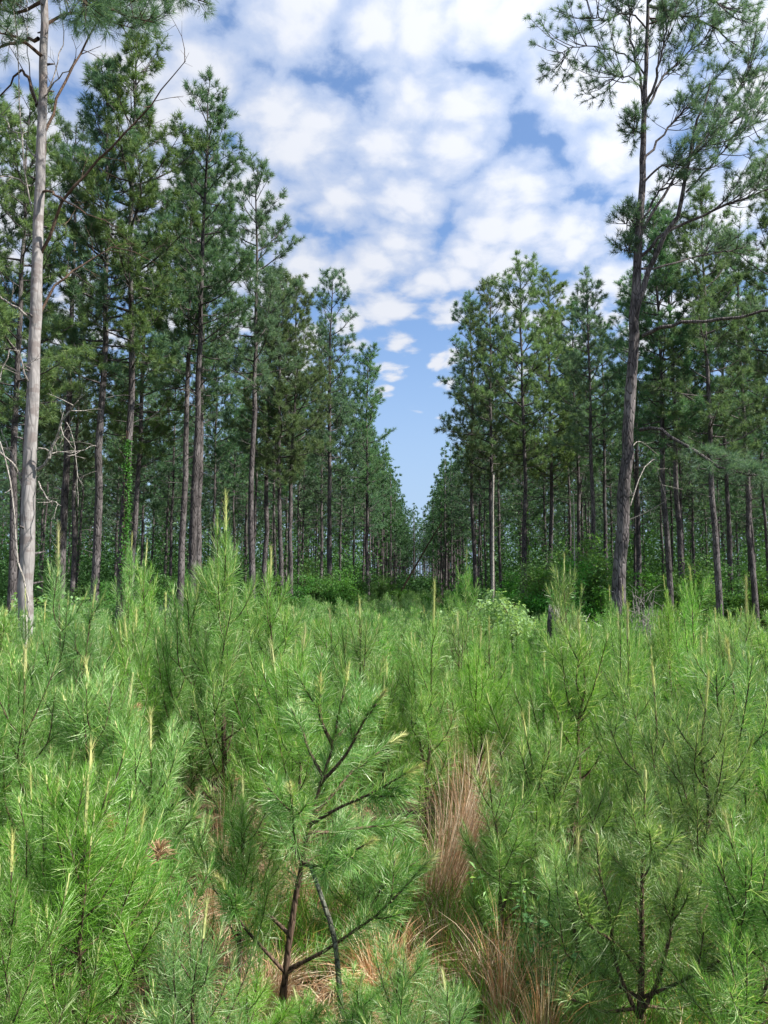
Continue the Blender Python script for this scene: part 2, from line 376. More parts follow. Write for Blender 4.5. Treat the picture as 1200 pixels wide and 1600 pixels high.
def pine(seed, h=19.0, cb=0.5, r0=0.15, cr=2.3, lod=0, sparse=1.0, lean=0.0, kmul=1.0):
    r = np.random.default_rng(seed)
    wood, trunk, crown = MB(), MB(), MB()
    nz = 16 if lod < 2 else 5
    zz = np.linspace(-0.3, h, nz)
    wob = np.cumsum(r.normal(size=(nz, 2))*0.035*(h/19), 0); wob -= wob[1]
    tp = np.stack([wob[:, 0]+lean*zz/h, wob[:, 1], zz], -1)
    f = np.clip(zz/h, 0, 1)
    rad = r0*((1-f)**0.75*0.86+0.08)+0.05*r0*np.exp(-np.clip(zz, 0, 99)*1.2)*4
    tube(trunk, tp, rad, (10, 7, 5)[lod], rough=0.035, r=r)
    def tpos(z): return np.array([np.interp(z, zz, tp[:, 0]), np.interp(z, zz, tp[:, 1]), z])
    z = h*cb; az = r.random()*6.28
    dz = (0.17, 0.22, 0.46)[lod]/kmul
    while z < h-0.2:
        t = (z-h*cb)/(h*(1-cb))
        prof = (0.55+0.45*math.sin(min(1, t/0.35)*1.57))*(1-t)**0.60
        Lb = cr*prof*(0.40+0.72*r.random())+0.28
        if r.random() < 0.9*sparse:
            az += 2.4+r.normal()*0.5
            el = R(8+42*t+r.normal()*10)
            o = tpos(z); dh = np.array([math.cos(az), math.sin(az), 0])
            a = o+dh*Lb*0.5*math.cos(el)+np.array([0, 0, Lb*0.5*math.sin(el)])
            b = o+dh*Lb*math.cos(el)+np.array([0, 0, Lb*(math.sin(el)+0.16+0.1*r.random())])+r.normal(size=3)*0.08*Lb
            path = spline([o, a, b], 5)
            rb = 0.012+0.012*Lb
            tube(wood, path, np.linspace(rb, 0.006, 5), (4, 3, 3)[lod], cap=False)
            if lod == 0: foliate(wood, crown, path, rb, r, u0=0.22, step=0.13, blen=0.66*min(1.0, Lb/1.4+0.2), n=32, L=0.205, W=0.0175)
            elif lod == 1: foliate(wood, crown, path, rb, r, u0=0.20, step=0.17, blen=0.70*min(1.0, Lb/1.4+0.2), n=17, L=0.22, W=0.030)
            else: foliate(wood, crown, path, rb, r, u0=0.2, step=0.32, blen=0.75*min(1.0, Lb/1.4+0.2), n=8, L=0.32, W=0.10, tpb=2)
        z += dz*(0.5+r.random())
    # leading shoot
    tufts(crown, np.array([[tp[-1][0], tp[-1][1], h-0.25], [tp[-1][0], tp[-1][1], h]]), np.array([[0, 0, 1.0], [0, 0, 1.0]]), r, 30 if lod < 2 else 8, 0.2, 0.016 if lod < 2 else .05)
    # dead stubs and bare twigs below the crown
    if lod < 2:
        for i in range(int((34, 14)[lod])):
            zz_ = h*(0.12+(cb-0.08)*r.random()**0.6); a = r.random()*6.28
            ln = (0.15+1.1*r.random()**2.5*(1 if zz_ > h*0.25 else 0.4))
            o = tpos(zz_); dh = np.array([math.cos(a), math.sin(a), 0.15+r.normal()*0.25])
            pts = spline([o, o+dh*ln*0.5+r.normal(size=3)*0.05*ln, o+dh*ln+np.array([0, 0, -0.12*ln])], 4)
            tube(wood, pts, np.linspace(0.016, 0.005, 4), 3, cap=False)
            if ln > 0.6:
                for q in range(3):
                    s0 = pts[2]; tube(wood, [s0, s0+(dh+r.normal(size=3)*0.5)*ln*0.35], [0.006, 0.003], 3, cap=False)
    return trunk, wood, crown, h

def proto(seed, mc='pine', **kw):
    trunk, wood, crown, h = pine(seed, **kw)
    trunk.merge(wood)
    if True:
        return [('trunk', trunk.mesh('pine_trunk', M['bark'], True)), ('crown', crown.mesh('pine_crown', M[mc]))], h
    return [('trunk', trunk.mesh('pine_trunk', M['bark'], True)), ('branches', wood.mesh('pine_branches', M['bark'])), ('crown', crown.mesh('pine_crown', M[mc]))], h

near_p = [proto(100+i, h=[19, 20, 18, 19.5, 18.5, 20, 19][i], cb=[.44, .50, .42, .38, .44, .42, .50][i], cr=[3.0, 2.6, 2.4, 3.1, 2.4, 3.3, 2.5][i], mc='pine2' if i in (3, 5) else 'pine', sparse=[1, .85, 1, .95, .75, 1, .9][i]) for i in range(7)]
mid_p = [proto(200+i, lod=1, h=[19, 20, 18, 19, 18.5][i], cb=[.45, .42, .40, .48, .36][i], cr=[2.5, 2.8, 2.4, 2.6, 2.9][i], r0=.115) for i in range(5)]

# front trees measured from the photograph: px of the trunk, distance, photo y of the top, prototype, label
FRONT = [
 (14, 22, 150, 3, 'dark vine-tangled pine at the left edge, behind the silver-barked pine'),
 (92, 30, 190, 4, 'thin straight pine just right of the silver-barked pine'),
 (143, 24, 120, 0, 'tall grey-trunked pine left of the ivy-climbed pine'),
 (186, 24, 66, 5, 'broad-crowned tall pine with green ivy climbing its trunk'),
 (279, 28, 250, 6, 'left and thinnest of the three close-set pine trunks left of the tall sapling'),
 (297, 26, 138, 1, 'middle and thickest of the three close-set pine trunks, with pointed top against sky'),
 (308, 33, 260, 2, 'right-hand of the three close-set pine trunks, partly hidden behind its neighbour'),
 (393, 30, 262, 1, 'open-crowned pine with cone-laden top standing right of the tall yellow-tipped sapling'),
 (410, 38, 420, 2, 'slim pine close behind the open-crowned pine on its right side'),
 (437, 36, 430, 3, 'dense-crowned pine with long bare trunk, left of two standing together'),
 (454, 37, 440, 5, 'dense-crowned pine with dark double trunk base, right of two standing together'),
 (515, 42, 432, 4, 'slender pine with stepped crown, second from the lane on the left side'),
 (575, 50, 545, 2, 'last big pine on the left before the lane, branches reaching right'),
 (743, 43, 470, 0, 'leftmost tall pine of the right-hand wood, at the lane edge'),
 (772, 39, 440, 3, 'second tall pine from the lane on the right side, beside a pale snag'),
 (822, 37, 412, 5, 'tallest-topped pine of the right-hand clump, thick dark trunk'),
 (862, 41, 432, 3, 'full-crowned pine right of the tallest in the right-hand clump'),
 (905, 44, 478, 0, 'pine with sloping shoulder of crown at the right of the clump'),
 (948, 40, 505, 4, 'thin-topped pine just left of the big leaning pine'),
 (1049, 25, 330, 0, 'straight dark pine first to the right of the big leaning pine'),
 (1128, 24, 300, 3, 'straight smooth-trunked pine second to the right of the big leaning pine'),
 (1183, 30, 380, 2, 'thin pine at the right edge of the picture'),
 (1245, 25, 250, 5, 'pine just past the right edge of the picture'),
 (-70, 24, 150, 1, 'pine just past the left edge of the picture'),
]
front_xy = []
tree_rec = []
for i, (px, D, ty, pi, lab) in enumerate(FRONT):
    loc = G(px, D); top = P(px, ty, D)[2]
    parts, h = near_p[pi]
    s = (top-loc[2])/h
    thing('pine_tree', parts, loc, rz=i*2.13, s=s, label=lab, cat='pine tree', group='tall pines along the edge of the clearing')
    front_xy.append((loc[0], loc[1])); tree_rec.append((px, D, lab))

# plantation interior: rows of pines on both sides of the lane
LX, RX = 14, 18
HX = [(P(40, 900, 14)[0], 14), (P(968, 900, 18)[0], 18)]
inter = []
def lane_c(y): return y*50/F
for side in (-1, 1):
    y = 26.0
    row = 0
    while y < 118:
        x0 = 4.4 + max(0, (50-y))*0.12 if side < 0 else 4.6+max(0, (46-y))*0.10
        x = x0+random.random()*1.5
        while x < y*0.58+6:
            X = lane_c(y)+side*x+random.uniform(-0.7, 0.7); Yy = y+random.uniform(-1.2, 1.2)
            mind = min((X-a)**2+(Yy-b)**2 for a, b in front_xy+HX)
            gap = 5.0 if y > 60 else 4.2
            if mind > 2.6**2 and not (Yy < 30 and abs(X-lane_c(Yy)) < 9): inter.append((X, Yy))
            x += gap*(0.8+0.4*random.random())
        y += 4.6; row += 1
inter.sort(key=lambda p: p[1])
def inview(X, Y, m=60):
    px = 600+F*X/(Y*CP); return -m < px < 1200+m
vis = [p for p in inter if inview(*p)]
hid = [p for p in inter if not inview(*p) and inview(*p, m=420) and p[1] < 60]
vis = vis[:262]
if os.environ.get("DBG"): print('interior trees', len(vis), 'offscreen', len(hid), 'far y', vis[-1][1])
LM = [(40, 'the silver-barked pine'), (143, 'the grey-trunked pine'), (186, 'the ivy-climbed pine'), (297, 'the three close-set pines'),
      (393, 'the open-crowned pine'), (445, 'the paired pines'), (515, 'the stepped-crown pine'), (575, 'the last big left pine'),
      (743, 'the lane-edge right pine'), (772, 'the pine beside the pale snag'), (822, 'the tallest right pine'), (905, 'the sloping-crowned pine'),
      (968, 'the big leaning pine'), (1049, 'the first straight right pine'), (1128, 'the smooth-trunked right pine'), (1190, 'the right edge')]
ORD = ['nearest', 'second nearest', 'third nearest', 'fourth nearest', 'fifth nearest', 'sixth nearest', 'seventh nearest', 'eighth nearest', 'ninth nearest', 'tenth nearest'] + [f"{k}{'th' if k % 100 in (11, 12, 13) else {1: 'st', 2: 'nd', 3: 'rd'}.get(k % 10, 'th')} nearest" for k in range(11, 160)]
cnt = {}
ORD = [o_ for o_ in ORD]
for i, (X, Yy) in enumerate(vis):
    px = topix((X, Yy, 2))[0]
    lx, ln = min(LM, key=lambda q: abs(q[0]-px)); sd_ = 'right' if px > lx else 'left'
    k = cnt.get((ln, sd_), 0); cnt[(ln, sd_)] = k+1
    if Yy < 40: parts, h = near_p[i*3 % 7]
    else: parts, h = mid_p[i*2 % 5]
    hh = random.uniform(16.5, 19.5) if Yy > 45 else random.uniform(15.5, 18.0)
    if abs(X-lane_c(Yy)) < 9 and Yy > 50: hh = random.uniform(16.5, 18.2)
    thing('pine_tree', parts, (X, Yy, gz(X, Yy)-0.05), rz=random.random()*6.28, s=hh/h,
          label=f'{ORD[k]} slim pine in the wood behind, {sd_} of {ln}', cat='pine tree', group='slim pines inside the wood')
for i, (X, Yy) in enumerate(hid[:24]):
    parts, h = mid_p[i % 5]
    thing('pine_tree', parts, (X, Yy, gz(X, Yy)-0.05), rz=random.random()*6.28, s=random.uniform(16, 19)/h,
          label='woodland pine standing just outside the picture frame', cat='pine tree', group='pines outside the frame')

# ---- far wood: one mass
def far_wood():
    lows = [pine(300+i, lod=2, h=18, cb=(.42, .30, .38, .2)[i], cr=2.6, r0=.13, kmul=0.9) for i in range(4)]
    mb, mw = MB(), MB()
    pts = []
    y = (vis[-1][1] if vis else 110)-4
    while y < 260:
        x = 4.5+random.random()*2
        while x < y*0.60+8:
            for side in (-1, 1):
                pts.append((lane_c(y)+side*(x+random.uniform(-1, 1)), y+random.uniform(-2, 2)))
            x += 6.0 if y < 180 else 8
        y += 6.0 if y < 170 else 10
    for k in range(110): pts.append((lane_c(175)-9+18*random.random(), 138+random.random()*80))
    for k in range(120):
        yy = 85+75*random.random(); sd = random.choice((-1, 1)); pts.append((lane_c(yy)+sd*(2.6+2.5*random.random()), yy))
    for (X, Yy) in pts:
        tr, wd, cr, h = random.choice(lows); a = random.random()*6.28; s = random.uniform(15.5, 19)/18
        Rm = np.array([[math.cos(a), -math.sin(a), 0], [math.sin(a), math.cos(a), 0], [0, 0, 1]])*s
        off = np.array([X, Yy, gz(X, Yy)])
        mb.merge(cr, (Rm, off)); mw.merge(tr, (Rm, off))
    print('far trees', len(pts), mb.n)
    o = empty('far_wood'); tag(o, 'far-off mass of pines closing the lane and filling the distance', 'woodland', kind='stuff')
    obj('crowns', mb.mesh('far_crowns', M['pinefar']), o); obj('trunks', mw.mesh('far_trunks', M['bark'], True), o)
far_wood()

# ---- hero: silver-barked pine on the left
def hero_left():
    r = np.random.default_rng(41)
    base = G(38, 14); D0 = 14
    tr, cr, gw = MB(), MB(), MB()
    pl = [(37, 1075), (39, 960), (43, 850), (48, 700), (52, 600), (56, 480), (60, 350), (64, 230), (67, 120), (69, 0), (71, -150), (74, -330)]
    pts = np.array([P(a, b, D0)-base for a, b in pl]); path = spline(pts, 40)
    path = path + np.stack([r.normal(size=40)*0.010, r.normal(size=40)*0.010, np.zeros(40)], -1)
    z = path[:, 2]
    rad = np.interp(z, [0, 1, 3, 6, 10, 14, 18.5], [0.165, 0.138, 0.126, 0.114, 0.092, 0.07, 0.03])
    tube(tr, path, rad, 16, rough=0.02, r=r)
    root = empty('silver_pine', base); tag(root, 'large pine with smooth silver-grey bark and dead lower limbs, far left', 'pine tree')
    obj('trunk', tr.mesh('silver_trunk', M['silver'], True), root)
    for k in range(26):
        u = np.array([.04+.8*r.random()]); p, t, _ = along(path, u); a = r.random()*6.28; rr = float(np.interp(p[0][2], z, rad))
        dv = np.array([math.cos(a), math.sin(a), .25]); m = MB(); l = .03+.16*r.random()**2
        tube(m, [p[0]+dv*rr*.8, p[0]+dv*(rr+l*.4), p[0]+dv*(rr+l)], [.030, .020, .012], 7, rough=.08, r=r)
        obj('branch_stub', m.mesh('branch_stub', M['bark'], True), root)
    def limb(pl, r0, r1, dy, mb, n=10, tw=4, tl=0.5, D=D0):
        q = np.array([P(a, b, D+dy*k/(len(pl)-1))-base for k, (a, b) in enumerate(pl)])
        q = spline(q, n)
        q[1:-1] += r.normal(size=q[1:-1].shape)*0.02
        tube(mb, q, np.linspace(r0, r1, n), 6, rough=0.05, r=r)
        for i in range(tw):
            u = np.array([0.3+0.7*r.random()]); p, t, _ = along(q, u)
            d = nrm(t[0]*0.6+r.normal(size=3)*0.6); l = tl*(0.3+r.random())
            pp = spline([p[0], p[0]+d*l*0.5, p[0]+d*l+r.normal(size=3)*0.15*l], 5)
            tube(mb, pp, np.linspace(r1*1.1, 0.003, 5), 4, cap=False)
            for j in range(2):
                e = pp[2+j]; tube(mb, [e, e+nrm(d+r.normal(size=3)*0.7)*l*0.4], [0.004, 0.002], 3, cap=False)
        return q
    dead = [([(58, 735), (75, 715), (95, 665), (110, 638), (122, 626)], .035, .012, -.5, 7), ([(60, 700), (85, 706), (125, 704), (150, 696)], .016, .006, .4, 5),
            ([(60, 752), (75, 780), (95, 790)], .014, .006, -.3, 2), ([(36, 745), (18, 722), (0, 705), (-25, 680)], .03, .014, -.5, 5),
            ([(46, 632), (42, 590), (30, 552), (16, 545), (0, 590)], .02, .008, -.6, 6), ([(52, 505), (40, 488), (20, 480), (2, 466), (-20, 440)], .024, .012, -.4, 4),
            ([(36, 765), (28, 735), (14, 700), (2, 670)], .014, .007, .3, 4), ([(50, 330), (35, 240), (30, 120), (20, 10)], .014, .008, -.8, 2),
            ([(60, 180), (45, 100), (42, 0)], .012, .007, .3, 1), ([(62, 165), (80, 135), (105, 112), (118, 92)], .018, .008, -.4, 3),
            ([(66, 150), (88, 110), (98, 60), (102, 0)], .014, .006, .3, 1), ([(55, 245), (30, 215), (0, 180)], .016, .008, .5, 3),
            ([(104, 660), (115, 690), (122, 790)], .008, .004, -.2, 2), ([(52, 290), (20, 278), (-15, 277)], .018, .01, -.5, 2)]
    for pl, a, b, dy, tw in dead:
        m = MB(); limb(pl, a, b, dy, m, tw=tw); obj('dead_limb', m.mesh('dead_limb', M['dead']), root)
    live = [([(64, 395), (85, 345), (110, 300), (150, 255), (195, 210), (235, 160), (290, 95)], .045, .010, -1.0, 12),
            ([(62, 490), (80, 455), (110, 430), (155, 397), (195, 389), (245, 412)], .034, .010, .8, 8),
            ([(66, 300), (85, 300), (110, 320), (150, 340), (185, 355)], .032, .008, -.9, 5),
            ([(68, 260), (75, 200), (100, 130), (130, 70), (165, 5), (200, -60)], .04, .014, .9, 4),
            ([(58, 165), (35, 110), (0, 150)], .05, .02, 1.0, 2), ([(60, 60), (30, 65), (0, 70), (-30, 60)], .05, .02, .8, 2)]
    for pl, a, b, dy, tw in live:
        m = MB(); q = limb(pl, a*.8, b*.7, dy, m, n=14, tw=tw, tl=0.6)
        obj('limb', m.mesh('limb', M['twig']), root)
    # leafy boughs of the upper crown reaching into the picture
    boughs = [([(70, -60), (130, -30), (200, 0), (270, -10), (325, 5)], .05, 1.5), ([(70, -20), (120, -10), (190, 22), (240, 35)], .04, -1.5),
              ([(69, 40), (110, 20), (160, 30), (210, 45)], .035, 1.2), ([(70, -80), (20, -10), (-30, 10)], .05, 1.0),
              ([(68, 90), (30, 60), (-10, 50)], .04, -1.0), ([(70, -100), (150, -90), (250, -40), (300, -20)], .05, 0.3),
              ([(70, 0), (20, 20), (-40, -10)], .04, 2.0), ([(70, -20), (110, -20), (140, 10)], .03, -2.0)]
    for pl, a, dy in boughs:
        q = spline([P(x, y, D0+dy*k/(len(pl)-1))-base for k, (x, y) in enumerate(pl)], 9)
        tube(gw, q, np.linspace(a, 0.01, 9), 6)
        foliate(gw, cr, q, a, r, u0=0.2, step=0.065, blen=0.75, n=36, L=0.20, W=0.008, tpb=3)
    for k in range(46):
        z = 13.8+4.2*r.random()**1.2; o, _, _ = along(path, np.array([min(.99, z/18.0)])); o = o[0]; a = r.random()*6.28; L = (18.6-z)*0.45+0.5
        q = spline([o, o+np.array([math.cos(a), math.sin(a), 0.35])*L*0.5, o+np.array([math.cos(a), math.sin(a), 0.7])*L], 5)
        tube(gw, q, np.linspace(.03, .007, 5), 4, cap=False); foliate(gw, cr, q, .03, r, u0=.3, step=.16, n=26, W=.011)
    obj('branches', gw.mesh('branches', M['twig']), root); obj('crown', cr.mesh('crown', M['pine']), root)
hero_left()

# ---- hero: big leaning pine on the right
def hero_right():
    r = np.random.default_rng(52); D0 = 18; base = G(966, 18)
    root = empty('leaning_pine', base); tag(root, 'big dark pine leaning right with long curved limbs, right of the bushes', 'pine tree')
    tr, gw, cr = MB(), MB(), MB()
    pl = [(963, 1040), (967, 930), (973, 800), (982, 660), (988, 560), (994, 450), (1000, 330), (1005, 220), (1009, 120), (1012, 0), (1015, -120), (1020, -260)]
    path = spline([P(a, b, D0)-base for a, b in pl], 44); path[:, :2] += r.normal(size=(44, 2))*0.012
    path -= 0; z = path[:, 2]
    rad = np.interp(z, [0, 1, 3, 8, 12, 15, 20], [0.21, .175, .155, .125, .085, .055, .02])
    tube(tr, path, rad, 16, rough=0.045, r=r)
    obj('trunk', tr.mesh('leaning_trunk', M['bark'], True), root)
    def W3(pl, dy): return [P(x, y, D0+dy*k/(len(pl)-1))-base for k, (x, y) in enumerate(pl)]
    main = [([(991, 510), (1008, 440), (1030, 388), (1052, 345), (1068, 300), (1074, 250), (1090, 190), (1110, 130)], .085, .02, -.8, .45),
            ([(1003, 525), (1040, 507), (1100, 500), (1160, 494), (1230, 480)], .05, .03, -1.4, .7),
            ([(1000, 672), (1030, 671), (1070, 695), (1110, 722), (1160, 738), (1230, 752)], .045, .022, -1.8, .35),
            ([(1002, 400), (1040, 362), (1100, 335), (1160, 310), (1230, 285)], .045, .02, -1.0, .5),
            ([(1006, 172), (1000, 120), (988, 60), (980, -10)], .04, .015, .8, .35),
            ([(1009, 165), (1024, 130), (1034, 80), (1050, 10)], .04, .015, -.8, .3),
            ([(1008, 170), (1030, 130), (1060, 95), (1110, 60)], .04, .012, .9, .3),
            ([(1004, 165), (997, 130), (978, 119), (945, 128)], .022, .008, -.5, .6),
            ([(1008, 118), (985, 92), (950, 75), (905, 74), (866, 86)], .025, .008, .6, .5),
            ([(1010, 45), (985, 22), (950, 28), (912, 28)], .024, .008, -.5, .4),
            ([(1004, 262), (1025, 225), (1050, 195), (1090, 150), (1130, 110)], .035, .012, 1.0, .35),
            ([(1003, 290), (1030, 262), (1070, 252), (1120, 210)], .03, .010, -1.2, .35),
            ([(1002, 350), (1030, 300), (1060, 262)], .03, .012, 1.2, .4),
            ([(1000, 372), (1020, 330), (1050, 290), (1100, 215), (1150, 150), (1180, 80)], .04, .014, .5, .35),
            ([(1003, 420), (1040, 415), (1100, 400), (1170, 385)], .03, .012, 1.5, .45),
            ([(1072, 300), (1110, 260), (1150, 210), (1190, 190)], .03, .010, -.6, .25),
            ([(1074, 255), (1110, 210), (1160, 180), (1200, 130)], .03, .01, .8, .25),
            ([(1012, 5), (1050, -30), (1110, 0), (1160, 20)], .04, .014, -1., .3),
            ([(1012, 10), (1060, 20), (1110, 40), (1150, 70)], .04, .014, 1., .3),
            ([(998, 350), (985, 350), (973, 345)], .012, .005, 0, .3), ([(997, 390), (985, 395), (970, 385)], .012, .005, .4, .3),
            ([(1004, 210), (995, 205), (985, 196)], .010, .004, 0, .4)]
    for pl, a, b, dy, u0 in main:
        q = spline(W3(pl, dy), 14); q[1:-1] += r.normal(size=q[1:-1].shape)*0.025
        m = MB(); tube(m, q, np.linspace(a, b, 14), 7, rough=0.05, r=r)
        low = pl[0][1] > 480
        if low:
            foliate(m, cr, q, a, r, u0=u0, step=0.24 if pl[0][1] < 600 else .09, blen=0.62, n=44, L=0.22, W=0.008, tpb=3, lift=.05)
        else:
            foliate(m, cr, q, a, r, u0=u0, step=0.20 if pl[-1][0] > 1015 else .32, blen=0.8 if pl[-1][0] > 1015 else .5, n=44, L=0.15, W=0.010, tpb=2)
            for k in range(int(2*(3+len(pl)))):      # secondary boughs
                u = np.array([u0+(0.95-u0)*r.random()]); p, t, _ = along(q, u)
                d = nrm(t[0]+r.normal(size=3)*0.6+np.array([0.25, 0, 0.1])); l = 0.5+0.9*r.random()
                if a < .02: l *= .3
                pp = spline([p[0], p[0]+d*l*.5, p[0]+d*l+np.array([0, 0, .2*l])], 5)
                tube(m, pp, np.linspace(.014, .005, 5), 4, cap=False)
                foliate(m, cr, pp, .01, r, u0=.3, step=0.24, blen=.35, n=44, L=0.15, W=0.010, tpb=2)
        obj('limb', m.mesh('limb', M['bark']), root)
    for k in range(26):
        z = 14.9+4.5*r.random(); o, _, _ = along(path, np.array([min(.99, z/20)])); o = o[0]; a = r.random()*6.28; L = (20-z)*0.35+.4; a = a if z > 17.6 else (r.random()-.5)*2.2
        q = spline([o, o+np.array([math.cos(a), math.sin(a), .5])*L*.5, o+np.array([math.cos(a), math.sin(a), .9])*L], 5)
        tube(gw, q, np.linspace(.025, .006, 5), 4, cap=False); foliate(gw, cr, q, .03, r, u0=.3, step=.18, n=24, W=.010)
    for pl, dy in [([(984, 812), (1005, 803), (1025, 792), (1040, 783)], -.5), ([(984, 775), (992, 768)], -.2), ([(985, 790), (1000, 745), (1020, 720), (1042, 782)], .8), ([(986, 700), (1000, 690), (1030, 712)], .6)]:
        m = MB(); q = spline(W3(pl, dy), 8); tube(m, q, np.linspace(.017, .006, 8), 5, rough=.06, r=r)
        for j in range(4):
            e = q[3+j]; tube(m, [e, e+r.normal(size=3)*.18], [.006, .003], 3, cap=False)
        obj('dead_limb', m.mesh('dead_limb', M['dead']), root)
    obj('branches', gw.mesh('branches', M['twig']), root); obj('crown', cr.mesh('crown', M['pine']), root)
hero_right()

# ---- snags and other dead wood
def stick(name, pl, D, r0, r1, matn, label, cat, twigs=0, dy=0.0, ground=False):
    r = np.random.default_rng(len(label)*7+int(D*10))
    b = P(pl[0][0], pl[0][1], D)
    if ground: b = G(pl[0][0], D)
    pts = [P(x, y, D+dy*k/(len(pl)-1))-b for k, (x, y) in enumerate(pl)]
    if ground: pts[0] = np.array([0, 0, -0.1]) if len(pl) < 4 or D < 40 else pts[1]+(pts[1]-pts[2])*(pts[1][2]+.1)/max(pts[2][2]-pts[1][2], .1); b = b+pts[0]*np.array([1, 1, 0]); pts = [q_-pts[0]*np.array([1, 1, 0]) for q_ in pts]
    q = spline(pts, 14); m = MB(); tube(m, q, np.linspace(r0, r1, 14), 8, rough=.05, r=r)
    root = empty(name, b)
    if twigs:
        m2 = m
        for i in range(twigs):
            p, t, _ = along(q, np.array([.2+.75*r.random()])); d = nrm(t[0]*.5+r.normal(size=3)*.7); l = (.25+.6*r.random())*twigs/14
            tube(m2, spline([p[0], p[0]+d*l*.5, p[0]+d*l+r.normal(size=3)*.1*l], 4), np.linspace(r1*.7, .003, 4), 4, cap=False)
    bpy.data.objects.remove(root)
    o = obj(name, m.mesh(name, M[matn], True)); o.location = b; tag(o, label, cat)
stick('dead_snag', [(770, 925), (770, 800), (771, 742)], 36, .085, .04, 'dead', 'pale barkless dead trunk standing against the second pine right of the lane', 'snag', ground=True)
stick('leaning_dead_tree', [(632, 940), (652, 880), (674, 842), (698, 806)], 60, .08, .04, 'twig', 'dark dead tree leaning to the right across the end of the lane', 'dead tree', twigs=8, ground=True)
stick('dead_sapling', [(898, 905), (897, 800), (894, 770)], 26, .035, .012, 'dead', 'pale forked dead sapling among bushes in front of the right-hand wood', 'dead tree', twigs=9, ground=True)
stick('bare_vine', [(50, 985), (43, 930), (28, 880), (22, 800), (14, 740), (0, 690)], 13.6, .022, .012, 'dead', 'pale woody vine curving up the left side of the silver-barked pine', 'vine', twigs=4, ground=True)
stick('broken_stake', [(40, 1010), (39, 980), (38, 962)], 11.5, .05, .04, 'dead', 'short pale broken dead stem below the silver-barked pine', 'dead stem', ground=True)
stick('mossy_branch', [(540, 1545), (524, 1478), (505, 1410), (485, 1352)], 3.55, .014, .010, 'mossy', 'grey lichen-spotted dead stick beside the big centre sapling stem', 'stick', ground=True)

# ---- broadleaf shrubs
def leaves(mb, p, r, L=0.07, W=0.035, flat=0.6):
    n = len(p); d = r.normal(size=(n, 3)); d[:, 2] *= 0.5; d = nrm(d)
    s = perp(d, r); s[:, 2] *= flat; s = nrm(s)
    l = L*(0.6+0.8*r.random(n))[:, None]; w = W*(0.6+0.8*r.random(n))[:, None]
    dn = np.array([0, 0, -.25])
    v = np.stack([p, p+d*l*.45+s*w*.5, p+d*l+dn*l, p+d*l*.45-s*w*.5], 1).reshape(-1, 3)
    mb.add(v, np.arange(4*n).reshape(-1, 4))
def shrub(seed, h, w, nst=9, nl=5200, L=.09, W=.05, matn='leaf', droop=0.0):
    r = np.random.default_rng(seed); st, lf = MB(), MB(); PT = []
    for i in range(nst):
        a = r.random()*6.28; rr = w*.5*math.sqrt(r.random()); hh = h*(.45+.55*r.random())*(1-.35*(rr/(w*.5))**2)
        e = np.array([math.cos(a)*rr, math.sin(a)*rr, hh]); q = spline([(0.1*math.cos(a), .1*math.sin(a), -.05), e*np.array([.35, .35, .6]), e], 8)
        tube(st, q, np.linspace(.012+.008*h, .006, 8), 5, cap=False)
        for j in range(int(7+h*2)):
            p, t, _ = along(q, np.array([.3+.68*r.random()])); d = nrm(r.normal(size=3)*np.array([1, 1, .35])+t[0]*.4); l = (.16+.20*h*.5)*(.5+r.random())
            e2 = p[0]+d*l; tube(st, [p[0], e2], [.006, .003], 3, cap=False)
            for f in (.35, .65, .95): PT.append((p[0]*(1-f)+e2*f, .05+.05*h))
    c = np.array([p for p, _ in PT]); sg = np.array([s for _, s in PT])
    k = r.integers(0, len(c), nl); pts = c[k]+r.normal(size=(nl, 3))*sg[k][:, None]*np.array([1, 1, .55])*.8
    pts[:, 2] = np.maximum(pts[:, 2], .03)
    leaves(lf, pts, r, L, W)
    return [('stems', st.mesh('shrub_stems', M['twig'])), ('foliage', lf.mesh('shrub_foliage', M[matn]))]
SH = [shrub(1, 1.9, 2.2), shrub(2, 2.8, 2.8, nst=12, nl=7600, L=.10, W=.055), shrub(3, 4.6, 3.0, nst=12, nl=9000, L=.13, W=.07), shrub(4, 1.3, 1.8, nl=4600, L=.08, W=.05, matn='leafpale'), shrub(5, 2.4, 3.4, nst=18, nl=8800, L=.11, W=.06, matn='leafpale')]
